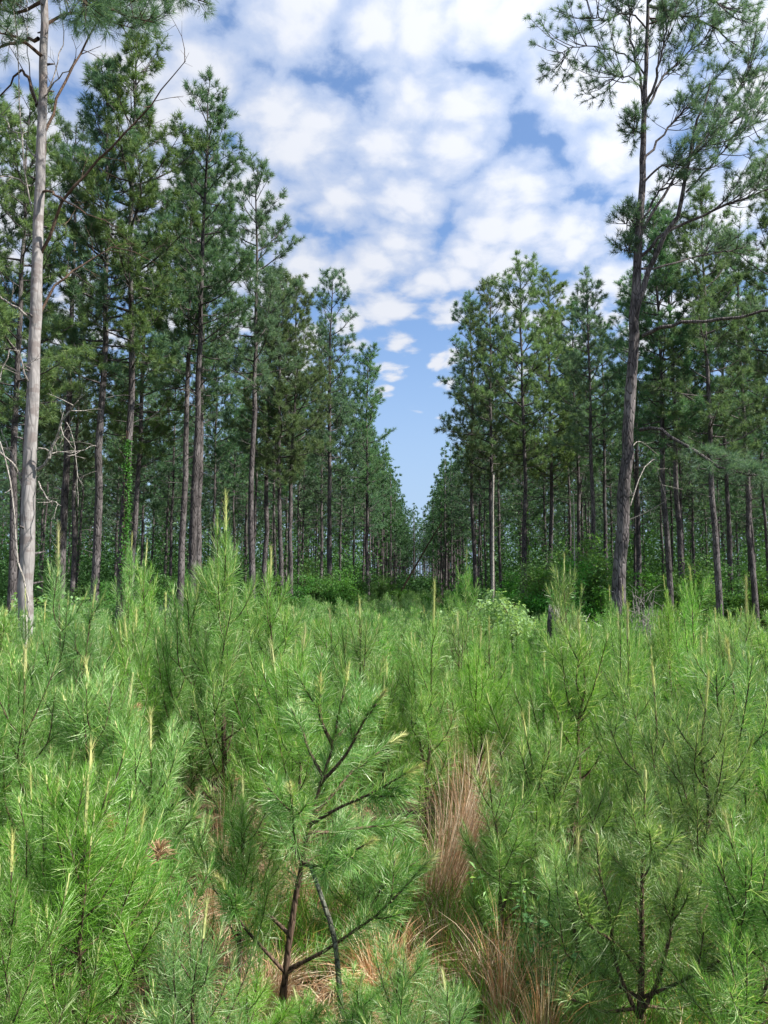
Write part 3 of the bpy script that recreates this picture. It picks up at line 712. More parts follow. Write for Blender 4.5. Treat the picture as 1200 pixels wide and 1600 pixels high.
SHR = [(62, 15.5, 3, 1.45, 'pale-leaved shrub growing against the right side of the silver-barked pine', 'leafy shrub'),
 (8, 18, 3, 1.3, 'light green shrub at the left edge behind the silver-barked pine', 'leafy shrub'),
 (815, 19, 4, .98, 'pale vine-covered mound of leaves in front of the tallest right-hand pine', 'vine-covered bush'),
 (765, 21.5, 4, .82, 'low pale leafy mound left of the vine-covered mound', 'leafy bush'),
 (700, 27, 0, .75, 'low leafy bush at the foot of the lane, right side', 'leafy bush'),
 (672, 34, 0, .8, 'round small dark bush in the middle of the lane end', 'leafy bush'),
 (850, 27, 1, 1.0, 'dark bush behind the broken stump', 'leafy bush'), (885, 26, 1, 1.1, 'dark leafy bush under the pale dead sapling', 'leafy bush'),
 (925, 29, 2, 1.0, 'tall broad-leaved bush left of the big leaning pine', 'leafy bush'), (945, 25, 0, 1.1, 'low bush touching the left side of the leaning pine', 'leafy bush'),
 (1005, 27, 1, .95, 'dark bush right behind the grey dead brush', 'leafy bush'), (1080, 30, 2, .8, 'broad-leaved bush between the two straight right-hand pines', 'leafy bush'),
 (1150, 33, 1, 1.1, 'bush in deep shade between the two rightmost pines', 'leafy bush'), (1195, 31, 1, 1.0, 'bush at the right edge under the thin pine', 'leafy bush'),
 (862, 33, 2, .95, 'tall dark bush rising behind the stump to mid-trunk height', 'leafy bush'),
 (530, 36, 2, .7, 'bright leafy young tree right beside the slender stepped-crown pine', 'young tree'), (492, 38, 2, .8, 'dark leafy young tree left of the slender stepped-crown pine', 'young tree'),
 (552, 44, 2, .8, 'dark bushy young tree left of the last big left-hand pine', 'young tree'), (470, 34, 1, .9, 'low spreading bush right of the paired pines', 'leafy bush'),
 (425, 33, 1, .9, 'bush under the paired dense-crowned pines', 'leafy bush'), (325, 30, 1, 1.0, 'leafy bush right of the three close-set pines', 'leafy bush'),
 (345, 27, 0, 1.1, 'low bush behind the tall yellow-tipped sapling', 'leafy bush'), (250, 31, 1, .9, 'leafy bush between the ivy-climbed pine and the three close-set pines', 'leafy bush'),
 (225, 28, 0, 1.1, 'low bush right of the ivy-climbed pine', 'leafy bush'), (165, 30, 1, .8, 'bush in shade between the grey pine and the ivy-climbed pine', 'leafy bush'),
 (115, 27, 0, 1.1, 'low bush left of the grey-trunked pine', 'leafy bush'), (590, 52, 2, .7, 'small tree at the left corner of the lane', 'young tree'),
 (612, 60, 1, 1.0, 'bush along the left edge of the lane', 'leafy bush'), (728, 50, 1, 1.0, 'bush at the foot of the leftmost right-hand pine', 'leafy bush'), (795, 42, 1, 1.0, 'bush between the snag and the tallest right-hand pine', 'leafy bush')]
for i, (px, D, k, s, lab, cat) in enumerate(SHR):
    thing('leafy_shrub', SH[k], G(px, D), rz=i*1.7, s=s, label=lab, cat=cat, group='broad-leaved growth along the wood edge')
# bushes deeper in the wood: one low undergrowth mass
def undergrowth():
    r = np.random.default_rng(77); mb = MB(); pts = []
    for i in range(420):
        y = 30+70*r.random()**1.2; x = (r.random()*2-1)*(y*.58); x += lane_c(y)
        if abs(x-lane_c(y)) < 4.5: continue
        hh = .5+1.6*r.random()**2
        c = np.array([x, y, gz(x, y)+hh*.45]); n = 260
        pts.append(c+r.normal(size=(n, 3))*np.array([.8, .8, hh*.33]))
    for i in range(2700):
        y = 44+225*r.random()**1.05; x = (r.random()*2-1)*(y*.60); x += lane_c(y)
        if i > 2450: y = 100+100*r.random(); x = lane_c(y)+r.normal()*6
        elif abs(x-lane_c(y)) < 5.5: continue
        hh = 2+7*r.random()**1.3 if i <= 2450 else 1+2.5*r.random()
        n = 220; pts.append(np.array([x, y, hh*.55])+r.normal(size=(n, 3))*np.array([1.4, 1.4, hh*.26]))
    pts = np.concatenate(pts); pts[:, 2] = np.maximum(pts[:, 2], .02)
    far = pts[:, 1] > 60
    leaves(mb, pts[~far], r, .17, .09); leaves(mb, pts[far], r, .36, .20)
    tag(obj('undergrowth', mb.mesh('undergrowth', M['leafshaded'])), 'low leafy undergrowth covering the shaded floor of the wood', 'undergrowth', kind='stuff')
undergrowth()

# ivy on a trunk
def ivy():
    r = np.random.default_rng(5); b = G(186, 24); mb, st = MB(), MB()
    n = 1500; z = 1.5+5.2*r.random(n)**.9; a = r.normal(size=n)*.55+(-.35)+.4*np.sin(z*1.7); rr = .14+.07*r.random(n)
    p = np.stack([rr*np.cos(a)+.02*z*0, rr*np.sin(a)-.03, z], -1); leaves(mb, p, r, .075, .05)
    for k in range(3):
        zz = np.linspace(0, 7, 20); aa = -.8+.5*np.sin(zz*.9+k*2)
        tube(st, np.stack([.145*np.cos(aa), .145*np.sin(aa), zz], -1), .008, 4)
    root = empty('climbing_ivy', b); obj('stems', st.mesh('ivy_stems', M['twig']), root); obj('foliage', mb.mesh('ivy_leaves', M['leaf']), root)
    tag(root, 'green ivy climbing the right side of a tall pine trunk', 'climbing plant')
ivy()

# stump
def stump():
    r = np.random.default_rng(9); mb = MB(); q = np.array([[0, 0, -.1], [.01, 0, .25], [0, 0, .8], [.02, 0, 1.32], [.03, 0, 1.55]])
    tube(mb, q, [.21, .16, .15, .15, .13], 14, rough=.07, r=r); b = G(866, 16.5)
    root = empty('broken_stump', b, 0, 1.0); obj('trunk', mb.mesh('stump', M['bark'], True), root)
    m2 = MB()
    for i in range(16):
        a = i*.39; p = np.array([.11*math.cos(a)+.03, .11*math.sin(a), 1.5]); tube(m2, [p, p+np.array([0, 0, .08+.18*r.random()])], [.03, .006], 4)
    obj('splinters', m2.mesh('splinters', M['dead']), root)
    tag(root, 'short broken stump poking above the weeds beside the pale leafy mound', 'stump')
stump()
# dead brush
def brushpile(px, D, s, lab):
    r = np.random.default_rng(int(px)); mb = MB()
    for i in range(46):
        a = r.random()*6.28; e = np.array([math.cos(a)*.7*r.random(), math.sin(a)*.5*r.random(), .8+1.5*r.random()])*s
        q = spline([(.1*math.cos(a), .1*math.sin(a), 0), e*.5+r.normal(size=3)*.08, e], 6); tube(mb, q, np.linspace(.013, .004, 6), 4, cap=False)
        for j in range(5):
            p = q[2+j % 4]; tube(mb, [p, p+r.normal(size=3)*.22*s], [.006, .003], 3, cap=False)
    tag(obj('dead_brush', mb.mesh('dead_brush', M['dead'])), lab, 'dead brush', 'tangles of dead brush').location = b3(px, D)
def b3(px, D): return tuple(G(px, D))
brushpile(1005, 17.5, .95, 'grey tangle of dead brush just right of the leaning pine foot')
brushpile(940, 17, .6, 'small grey tangle of dead twigs left of the leaning pine foot')
brushpile(262, 22, .7, 'brown tangle of dead twigs left of the three close-set pines')
brushpile(612, 38, .5, 'brown tangle of dead twigs at the left corner of the lane')

# ------------------------------------------------------------------ pine saplings
def sap_geo(seed, h=1.5, spread=0.55, years=4, base=0.2, lod=0, fork=False, lean=0.0, wide=1.0, candle=1.0):
    r = np.random.default_rng(seed); st, nd, cd = MB(), MB(), MB()
    per = (560, 300, 115)[lod]; W = (.0023, .0042, .010)[lod]; NL = (.155, .16, .18)[lod]; seg = (2, 1, 1)[lod]
    sides = (6, 4, 3)[lod]
    def shoot(path, r0, r1, u0, dens=1.0, tip=True, clen=.06, main=False):
        n = len(path); tube(st, path, np.linspace(r0, r1, n), sides, cap=False)
        brush(nd, path, per*dens, NL, W, r, u0=u0, seg=seg, ang=(18, 56), droop=.10)
        if tip:
            e = path[-1]; t = nrm(path[-1]-path[-2]); t = nrm(t+np.array([0, 0, .5])); c = clen*candle*(.6+.8*r.random())
            cp = np.array([e, e+t*c*.5, e+t*c]); big_ = 1.7 if clen > .1 else 1.0; tube(cd if main else st, cp, [.0045*big_, .0045*big_, .003*big_] if lod < 2 else [.005, .005, .004], 5 if lod == 0 else 3, m=0 if main else 1)
            nn = int((60, 30, 10)[lod]*max(.4, c/.08))
            u = r.random(nn); p, tt, _ = along(cp, u); a = np.radians(16+10*r.normal(size=nn))[:, None]; dd = nrm(np.cos(a)*tt+np.sin(a)*perp(tt, r))
            needles(cd if main else nd, p, dd, .05+.03*r.random(nn), W, r, 0, 1)
    lead = np.array([[0, 0, -.05]] + [[lean*h*(k/6)**1.4+r.normal()*.012*h, r.normal()*.012*h, h*k/6] for k in range(1, 7)])
    L = spline(lead, 14)
    leads = [L]
    if fork:
        o, _, _ = along(L, np.array([.35])); a = r.random()*6.28
        leads.append(spline([o[0], o[0]+np.array([math.cos(a)*.12, math.sin(a)*.12, h*.2]), o[0]+np.array([math.cos(a)*.2, math.sin(a)*.2, h*.55])], 10))
    for li, Lp in enumerate(leads):
        r0 = (.008+.009*h)*(1 if li == 0 else .6)
        _, _, LL = along(Lp, np.array([0.]))
        shoot(Lp, r0, .005, .42 if li == 0 else .1, .9, True, .18, main=li == 0)
        zs = np.linspace(base, .80, int(years*1.6+.5))
        for wi, u in enumerate(zs):
            nb = r.integers(2, 5) if li == 0 else 2
            az = r.random()*6.28
            for b in range(nb):
                az += 6.28/nb+r.normal()*.35
                uu = min(.96, u+r.normal()*.02); o, t, _ = along(Lp, np.array([uu]))
                bl = (spread*(1-uu)**.75*(.55+.6*r.random())+.10)*wide*(1 if li == 0 else .6)
                el = R(28+36*uu+r.normal()*10); dh = np.array([math.cos(az), math.sin(az), 0])
                e1 = o[0]+dh*bl*.55*math.cos(el)+np.array([0, 0, bl*.5*math.sin(el)])
                e2 = o[0]+dh*bl*math.cos(el)*.92+np.array([0, 0, bl*(math.sin(el)+.38)])+r.normal(size=3)*.03
                bp = spline([o[0], e1, e2], 6)
                shoot(bp, .0035+.005*bl, .003, .12 if uu > .4 else .28, .9)
                if bl > .26:
                    for j in range(r.integers(0, 3) if lod < 2 else 1):
                        f = .35+.45*r.random(); p, t, _ = along(bp, np.array([f])); sd2 = perp(t, r)[0]; sd2[2] = abs(sd2[2])*.4
                        d = nrm(t[0]*.9+sd2*.9+np.array([0, 0, .3])); l = bl*(1-f)*(.6+.6*r.random())+.05
                        shoot(spline([p[0], p[0]+d*l*.5, p[0]+d*l+np.array([0, 0, .1*l])], 4), .003, .0025, 0, .9)
    return st, nd, cd
def sap_proto(seed, matn='sap', **kw):
    st, nd, cd = sap_geo(seed, **kw)
    return [('stem', st.mesh('sapling_stem', [M['twig'], M['candle']])), ('needles', nd.mesh('sapling_needles', M[matn])), ('leading_shoot', cd.mesh('sapling_leading_shoot', M['candle']))], kw.get('h', 1.5)
SN = [sap_proto(500, h=1.55, spread=.55), sap_proto(501, h=1.35, spread=.6, fork=True), sap_proto(502, h=1.7, spread=.5, years=5, candle=1.5), sap_proto(503, h=1.2, spread=.62, base=.12),
      sap_proto(504, h=1.6, spread=.48, lean=.12, fork=True, candle=1.3), sap_proto(505, h=1.45, spread=.58, matn='sapblue'), sap_proto(506, h=1.0, spread=.5, base=.08, years=3), sap_proto(507, h=1.8, spread=.62, years=5, candle=1.6)]
SM = [sap_proto(520+i, h=[1.5, 1.7, 1.3, 1.6, 1.2, 1.9][i], spread=[.55, .5, .6, .6, .55, .6][i], lod=1, fork=i % 2 == 1, matn='sapblue' if i == 3 else 'sap', candle=1.0) for i in range(6)]
SF = [sap_proto(540+i, h=[1.5, 1.8, 1.3, 1.6][i], spread=.6, lod=2, candle=.9) for i in range(4)]

# named saplings: px of the stem base, distance, photo y of the tip, prototype, label
NS = [
 (352, 6.2, 806, 2, 'tallest sapling, yellow-tipped leader rising above the tree line left of centre'),
 (418, 6.6, 885, 2, 'tall sapling just right of the tallest yellow-tipped one'),
 (92, 6.4, 880, 4, 'bushy sapling with dark forked stem below the silver-barked pine'),
 (190, 13, 850, 1, 'tall pale sapling in front of the ivy-climbed pine'),
 (222, 12, 872, 0, 'pointed sapling right of the ivy-climbed pine foot'),
 (455, 5.2, 1000, 0, 'upright sapling with pale tip behind the big centre sapling'),
 (295, 6.6, 935, 3, 'round sapling left of and below the tallest one'),
 (195, 5.9, 985, 0, 'sapling with an orange dead tuft low on its stem'),
 (130, 4.6, 1050, 1, 'bright forked sapling in the left middle of the field'),
 (22, 4.5, 1035, 5, 'sapling with open dark branches at the left edge'),
 (8, 2.7, 1335, 2, 'closest sapling with thick yellow leaders in the bottom left corner'),
 (62, 3.4, 1262, 3, 'bright sapling beside the closest one at lower left'),
 (110, 3.2, 1190, 1, 'dense bright green sapling filling the lower left'),
 (200, 3.5, 1290, 6, 'sapling with a drooping tan dead tip at lower left'),
 (295, 2.9, 1440, 6, 'low sapling at the bottom left with two upright candles'),
 (365, 3.9, 1235, 5, 'grey-green spreading sapling left of the big centre sapling'),
 (630, 3.0, 1500, 3, 'small pale-tipped sapling at the bottom centre'),
 (795, 4.1, 1200, 4, 'light green sapling right of the dry grass patch'),
 (835, 4.4, 1130, 1, 'dense green sapling with dark stem, centre right'),
 (985, 5.0, 975, 2, 'straight sapling with long yellow leader, right of centre'),
 (1032, 4.4, 1062, 0, 'sapling with bright yellow candle right of the straight one'),
 (1105, 3.9, 1085, 7, 'tall sapling with open side branches at right'),
 (1160, 4.9, 1040, 3, 'bushy sapling near the right edge of the field'),
 (1165, 6.5, 950, 4, 'dark-stemmed fork-topped sapling near the right edge'),
 (1095, 9.5, 905, 2, 'pointed tall sapling in front of the second straight right-hand pine'),
 (1050, 10.5, 912, 5, 'pointed sapling in front of the first straight right-hand pine'),
 (890, 12.5, 882, 2, 'thin pointed sapling just right of the broken stump'),
 (732, 15, 880, 0, 'thin upright sapling left of the vine-covered mound'),
 (668, 6.0, 960, 4, 'sapling with visible dark stem in the centre of the field'),
 (748, 6.4, 1000, 0, 'sapling with thin stem directly above the dry grass patch'),
 (560, 6.8, 955, 5, 'feathery grey-green sapling in the centre of the field'),
 (595, 6.0, 1050, 1, 'sapling behind the right branches of the big centre sapling'),
 (1175, 3.1, 1290, 1, 'sapling at the lower right edge'),
 (905, 3.6, 1330, 6, 'small sapling left of the many-stemmed one at lower right'),
 (700, 3.0, 1540, 6, 'low seedling at the bottom beside the dry stalks'),
 (30, 9.5, 945, 0, 'sapling hiding the foot of the silver-barked pine'),
 (60, 8.8, 962, 3, 'bushy sapling before the silver-barked pine, slightly right'),
 (958, 11, 930, 1, 'sapling hiding the foot of the big leaning pine'),
 (985, 10.2, 940, 0, 'sapling right before the foot of the big leaning pine'),
 (470, 3.25, 1560, 6, 'small seedling at the foot of the big centre sapling'),
 (560, 3.15, 1545, 3, 'small bushy seedling between the centre sapling and the pale-tipped one'),
 (385, 3.2, 1530, 6, 'low bright seedling left of the centre sapling foot'),
 (610, 4.6, 1330, 3, 'small sapling standing in the curly dry grass'),
 (560, 4.5, 1270, 0, 'sapling partly hidden behind the right branches of the centre sapling'),
]
from mathutils import Matrix, Euler
def Matrix_of(o): return Matrix.LocRotScale(o.location, o.rotation_euler, o.scale)
placed = []
def sapling(parts_h, loc, tip_z, rz, label, group, smul=None):
    parts, h = parts_h; s = (tip_z-loc[2])/(h+.08) if smul is None else smul
    root = thing('pine_sapling', parts, loc, rz=rz, s=s, label=label, cat='pine sapling', group=group, tilt=(random.uniform(-.10, .10), random.uniform(-.10, .10)) if smul is not None else (0, random.uniform(-.04, .04)))
    xy = max(s, .6) if smul is not None or loc[1] < 5 else s*(.80 if loc[1] < 8 else .62)
    root.scale = (xy, xy, s)
    return root
for i, (px, D, ty, k, lab) in enumerate(NS):
    loc = G(px, D, -.02); tz = P(px, ty, D)[2]
    root_ = sapling((SN if D < 8.5 else SM)[k if D < 8.5 else k % 6], loc, tz, i*1.3, lab, 'pine saplings in the clearing')
    placed.append((loc[0], loc[1], .42))
    for key, ppl, n_ in [('orange dead tuft', [(206, 1120), (213, 1104)], 90), ('drooping tan', [(176, 1300), (165, 1280), (150, 1272)], 170), ('with two upright candles', [(246, 1345), (250, 1325)], 80), ('behind the big centre', [(452, 1010), (456, 998)], 0)]:
        if key in lab and n_:
            b_ = np.array([P(u_, v_, D-.15) for u_, v_ in ppl]); m_ = MB(); tube(m_, b_, .004, 4); brush(m_, b_, n_/max(np.linalg.norm(b_[-1]-b_[0]), .02), .10, .0035, np.random.default_rng(3), ang=(15, 50), droop=.45)
            o_ = obj('dead_tuft', m_.mesh('dead_tuft', M['sapbrown']), root_); o_.matrix_parent_inverse = Matrix_of(root_).inverted(); o_['label'] = 'tuft of tan dead needles'

# the big centre sapling, built shoot by shoot
def centre_sapling():
    r = np.random.default_rng(88); D0 = 3.7; base = G(436, D0)
    st, cd = MB(), MB(); nd = MB()
    root = empty('centre_sapling', base); tag(root, 'big leaning sapling with bare dark lower stem in the bottom centre', 'pine sapling')
    def W3(pl, dy=0, d0=0): return [P(x, y, D0+d0+dy*k/(len(pl)-1))-base for k, (x, y) in enumerate(pl)]
    L = spline([np.array([0, 0, -.05])]+W3([(442, 1560), (452, 1470), (462, 1400), (472, 1350), (486, 1280), (505, 1215), (520, 1165), (530, 1110), (540, 1072)]), 30)
    tube(st, L, np.linspace(.018, .005, 30), 10, rough=.13, r=r)
    m = MB()
    brush(nd, L, 800, .15, .0023, r, u0=.40, ang=(24, 60))
    sh = [([(472, 1352), (500, 1330), (540, 1290)], .3), ([(482, 1290), (530, 1262), (580, 1240), (635, 1208)], -.35), ([(488, 1275), (530, 1230), (560, 1195), (610, 1160)], .25),
          ([(500, 1225), (540, 1180), (572, 1120), (590, 1095)], -.2), ([(472, 1345), (440, 1300), (420, 1250)], .5), ([(470, 1350), (510, 1352), (570, 1320)], -.5),
          ([(505, 1215), (478, 1160), (470, 1110)], .3), ([(448, 1515), (500, 1490), (560, 1450), (600, 1420), (665, 1350)], -.3), ([(446, 1520), (400, 1470), (375, 1440), (350, 1390)], -.2),
          ([(446, 1522), (480, 1500), (530, 1480), (590, 1440)], .5), ([(560, 1450), (590, 1400), (610, 1360)], -.1), ([(452, 1460), (420, 1430), (380, 1400), (340, 1330)], .4),
          ([(472, 1350), (460, 1300), (455, 1240)], -.5), ([(520, 1165), (500, 1120), (500, 1080)], -.1), ([(520, 1160), (555, 1120), (560, 1090)], .3), ([(482, 1300), (520, 1300), (600, 1290), (640, 1300)], .6)]
    for pl, dy in sh:
        q = spline(W3(pl, dy), 9); tube(st, q, np.linspace(.010, .004, 9), 6, cap=False)
        brush(nd, q, 600, .15, .0022, r, u0=.22, ang=(20, 58))
        for j in range(3):
            p, t, _ = along(q, np.array([.4+.4*r.random()])); s2 = perp(t, r)[0]; d = nrm(t[0]+s2*.7+np.array([0, 0, .2])); l = .10+.14*r.random()
            qq = spline([p[0], p[0]+d*l*.5, p[0]+d*l+np.array([0, 0, .02])], 4); tube(st, qq, [.004, .004, .003, .003], 5, cap=False); brush(nd, qq, 900, .13, .0026, r, ang=(20, 55))
            tube(st, [qq[-1], qq[-1]+d*.03], [.004, .003], 5)
        cd = MB(); e = q[-1]; t = nrm(q[-1]-q[-2]); tube(cd, [e, e+t*.05, e+t*.08], [.006, .006, .004], 6); cp = np.array([e-t*.03, e+t*.08])
        brush(cd, cp, 900, .06, .0028, r, ang=(15, 45), seg=1); obj('new_shoot', cd.mesh('centre_new_shoot', M['candle']), root)
    cd = MB(); e = L[-1]; tube(cd, [e, e+np.array([.01, 0, .06]), e+np.array([.015, 0, .10])], [.007, .006, .004], 6)
    brush(cd, np.array([e, e+np.array([.015, 0, .10])]), 900, .05, .0028, r, ang=(10, 30), seg=1)
    obj('stem', st.mesh('centre_stem', M['twig'], True), root); obj('needles', nd.mesh('centre_needles', M['sapblue']), root); obj('leading_shoot', cd.mesh('centre_leading_shoot', M['candle']), root)
    placed.append((base[0], base[1], .5)); placed.append((base[0]+.15, base[1]-.4, .25)); placed.append((base[0]+.45, base[1]-.1, .3))
centre_sapling()
# many-stemmed sapling at lower right
def right_sapling():
    r = np.random.default_rng(90); D0 = 3.45; base = G(998, D0)
    st, nd, cd = MB(), MB(), MB()
    root = empty('many_stemmed_sapling', base); tag(root, 'many-stemmed sapling with several tall yellow candles at lower right', 'pine sapling')
    def W3(pl, dy=0): return [P(x, y, D0+dy*k/(len(pl)-1))-base for k, (x, y) in enumerate(pl)]
    sh = [([(1000, 1590), (1003, 1500), (1003, 1400), (1006, 1300), (1008, 1235)], 0, .09, .012), ([(1000, 1585), (1025, 1540), (1045, 1470), (1056, 1400), (1061, 1385)], -.15, .08, .009),
          ([(998, 1590), (975, 1540), (958, 1490), (955, 1440), (938, 1370), (934, 1330)], -.2, .08, .008), ([(1003, 1480), (995, 1420), (988, 1350), (985, 1300)], .2, .03, .006),
          ([(1000, 1560), (1050, 1540), (1110, 1510), (1150, 1480)], -.3, .03, .007), ([(1000, 1560), (950, 1530), (905, 1500), (880, 1470)], .2, .04, .007),
          ([(1003, 1530), (1040, 1480), (1080, 1420), (1088, 1400)], .3, .07, .006), ([(1000, 1520), (970, 1480), (915, 1440), (900, 1400)], -.3, .02, .006),
          ([(1004, 1380), (1020, 1340), (1030, 1300)], -.2, .03, .005), ([(1004, 1400), (990, 1370), (965, 1340)], .2, .03, .005), ([(1000, 1570), (1060, 1575), (1120, 1545)], .2, .02, .006), ([(1000, 1575), (940, 1580), (890, 1560)], -.25, .02, .006)]
    for pl, dy, cl, r0 in sh:
        q = spline(W3(pl, dy), 10); tube(st, q, np.linspace(r0*1.3, .005, 10), 6, cap=False); brush(nd, q, 680, .155, .0025, r, u0=.16, ang=(22, 60))
        for j in range(2):
            p, t, _ = along(q, np.array([.35+.4*r.random()])); s2 = perp(t, r)[0]; d = nrm(t[0]+s2*.7+np.array([0, 0, .3])); l = .10+.14*r.random()
            qq = spline([p[0], p[0]+d*l*.5, p[0]+d*l+np.array([0, 0, .03])], 4); tube(st, qq, [.004, .004, .003, .003], 5, cap=False); brush(nd, qq, 900, .13, .0025, r, ang=(20, 55))
        e = q[-1]; t = nrm(nrm(q[-1]-q[-2])+np.array([0, 0, .6])); cd = MB(); tube(cd, [e, e+t*cl*.5, e+t*cl], [.0085, .008, .006], 7)
        brush(cd, np.array([e, e+t*cl]), 900, .03, .0026, r, ang=(8, 28), seg=1); obj('new_shoot', cd.mesh('right_new_shoot', M['candle']), root)
    obj('stem', st.mesh('right_stem', M['twig'], True), root); obj('needles', nd.mesh('right_needles', M['sap']), root)
    placed.append((base[0], base[1], .55)); placed.append((base[0], base[1]-.4, .35))
right_sapling()

# ---- dry grass clumps
def clump(seed, h, w, n, lean=(0, 0), curl=.5, W=.0032):
    r = np.random.default_rng(seed); mb = MB()
    a = r.random(n)*6.28; rr = w*.22*np.sqrt(r.random(n)); p = np.stack([rr*np.cos(a), rr*np.sin(a), np.zeros(n)], -1)
    out = np.stack([np.cos(a), np.sin(a), np.zeros(n)], -1)
    k = (.12+curl*r.random(n)**1.6)[:, None]
    hh = (h*(.35+.7*r.random(n)))[:, None]
    up = nrm(np.array([lean[0], lean[1], 1.0])+r.normal(size=(n, 3))*.09)
    jit = r.normal(size=(n, 3))*.05; jit[:, 2] = 0
    T = np.linspace(0, 1, 7); rows = []
    for t in T: rows.append(p+up*hh*(t-.42*k*t**3)+out*k*hh*1.0*t**2.4+jit*hh*t*t)
    s = perp(nrm(rows[-1]-p), r)*W
    V = []
    for i, t in enumerate(T[:-1]):
        V += [rows[i]-s*.5*(1-.5*t), rows[i]+s*.5*(1-.5*t)]
    V.append(rows[-1]); v = np.stack(V, 1).reshape(-1, 3); o = np.arange(n)[:, None]*13
    mb.add(v, np.concatenate([o+np.array([2*i, 2*i+1, 2*i+3, 2*i+2]) for i in range(5)]), o+np.array([10, 11, 12]))
    return mb.mesh('dry_grass_clump', M['straw'])
CL = [clump(1, 1.05, .44, 300, lean=(.34, 0), curl=.28, W=.0028), clump(2, .40, .55, 520, curl=1.2), clump(3, .85, .26, 150, lean=(.10, 0), curl=.4), clump(4, .28, .7, 520, curl=1.6)]
DG = [(684, 4.9, 0, 1.15, 'tallest red-brown dry grass tuft in the centre right of the foreground'), (712, 5.2, 0, .95, 'red-brown dry grass tuft leaning right behind the tallest one'), (735, 5.9, 2, 1.2, 'narrow dry grass tuft standing behind the foreground tufts'),
      (690, 4.3, 3, 1.1, 'flattened pale dry grass at the foot of the tallest tuft'), (600, 3.9, 1, 1.1, 'curly tan dry grass right of the big centre sapling'), (625, 3.55, 3, .9, 'low dry grass below the curly tan tuft'),
      (335, 4.6, 2, .85, 'upright rusty dry grass left of the centre sapling'), (395, 4.7, 1, .9, 'tan dry grass behind the centre sapling stem'), (635, 3.1, 1, .8, 'dark brown matted grass tuft low in the centre'),
      (785, 3.55, 2, .8, 'tall tan dry stalks at bottom right of centre'), (820, 3.3, 1, .8, 'pale dry grass at the bottom edge right of centre'), (760, 3.9, 1, .9, 'dry grass heap left of the tall tan stalks'),
      (710, 7.2, 2, .95, 'thin reddish dry tuft far up the middle of the field'), (870, 4.2, 1, .9, 'grey-tan dry grass arching below the dense green sapling'), (920, 4.6, 2, .8, 'rusty dry tuft left of the straight yellow-leader sapling'),
      (180, 9.5, 1, 1.1, 'dry tan grass patch below the ivy-climbed pine'), (1180, 3.7, 1, .9, 'brown dry grass at the lower right edge'), (410, 3.9, 3, .9, 'trampled dry grass left of the centre sapling stem'),
      (845, 3.3, 2, .8, 'thin brown dry stalks left of the many-stemmed sapling'), (230, 5.2, 1, .8, 'dry grass showing between saplings at left'), (560, 3.2, 3, 1.0, 'flattened straw under the centre sapling branches'), (650, 5.0, 1, .8, 'dry tuft behind the curly tan grass'), (705, 8.2, 2, 1.35, 'thin upright reddish tuft between far saplings in the field middle'), (728, 6.6, 0, 1.1, 'leaning reddish tuft behind the narrow dry tuft'), (640, 9.5, 2, 1.3, 'far tan tuft left of the field middle line'), (1000, 6.0, 2, 1.3, 'rusty tuft behind the straight yellow-leader sapling'), (345, 5.2, 2, 1.1, 'second rusty tuft behind the upright rusty one'), (470, 4.9, 2, 1.0, 'thin tan stalks behind the centre sapling top')]
for i, (px, D, k, s, lab) in enumerate(DG):
    o = obj('dry_grass_clump', CL[k]); o.location = G(px, D); o.scale = (s, s, s); o.rotation_euler = (0, 0, random.uniform(-.5, .5))
    tag(o, lab, 'dry grass', 'clumps of dry grass among the saplings'); placed.append((o.location.x, o.location.y, .40 if D < 6.2 else .3))
    if D < 6.2: placed.append((o.location.x*.9, o.location.y-.5, .2))
# keep open the strip of dry grass up the middle
for (px, D, w) in [(650, 3.7, .35), (720, 5.0, .3), (720, 6.2, .3), (700, 4.1, .3)]:
    g = G(px, D); placed.append((g[0], g[1], w))

# ---- feathery weeds
def weed(seed, h):
    r = np.random.default_rng(seed); st, lf = MB(), MB()
    for s in range(4):
        a = r.random()*6.28; e = np.array([.12*math.cos(a), .12*math.sin(a), h*(.75+.3*r.random())]); q = spline([(0, 0, 0), e*.5+r.normal(size=3)*.02, e], 8)
        tube(st, q, np.linspace(.006, .002, 8), 4, cap=False); brush(lf, q, 420, .11, .006, r, u0=.15, ang=(25, 50), seg=1, tipL=.4)
    return [('stems', st.mesh('weed_stems', M['twig'])), ('foliage', lf.mesh('weed_foliage', M['feather']))]
WD = [weed(1, 1.6), weed(2, 1.35), weed(3, 1.75)]
wr = random.Random(4); wl = []
for i in range(40):
    px = wr.uniform(770, 990) if i < 28 else wr.uniform(620, 1180); D = wr.uniform(8.5, 15); wl.append((px, D))
wl.sort()
for i, (px, D) in enumerate(wl):
    thing('feathery_weed', WD[i % 3], G(px, D), rz=i, s=wr.uniform(.85, 1.1), label=f'feathery upright green weed, {ORD[i][:-8] if i else "first"} from the left between field middle and right', cat='weed', group='feathery weeds in the right-centre of the field')
    g = G(px, D); placed.append((g[0], g[1], .25))

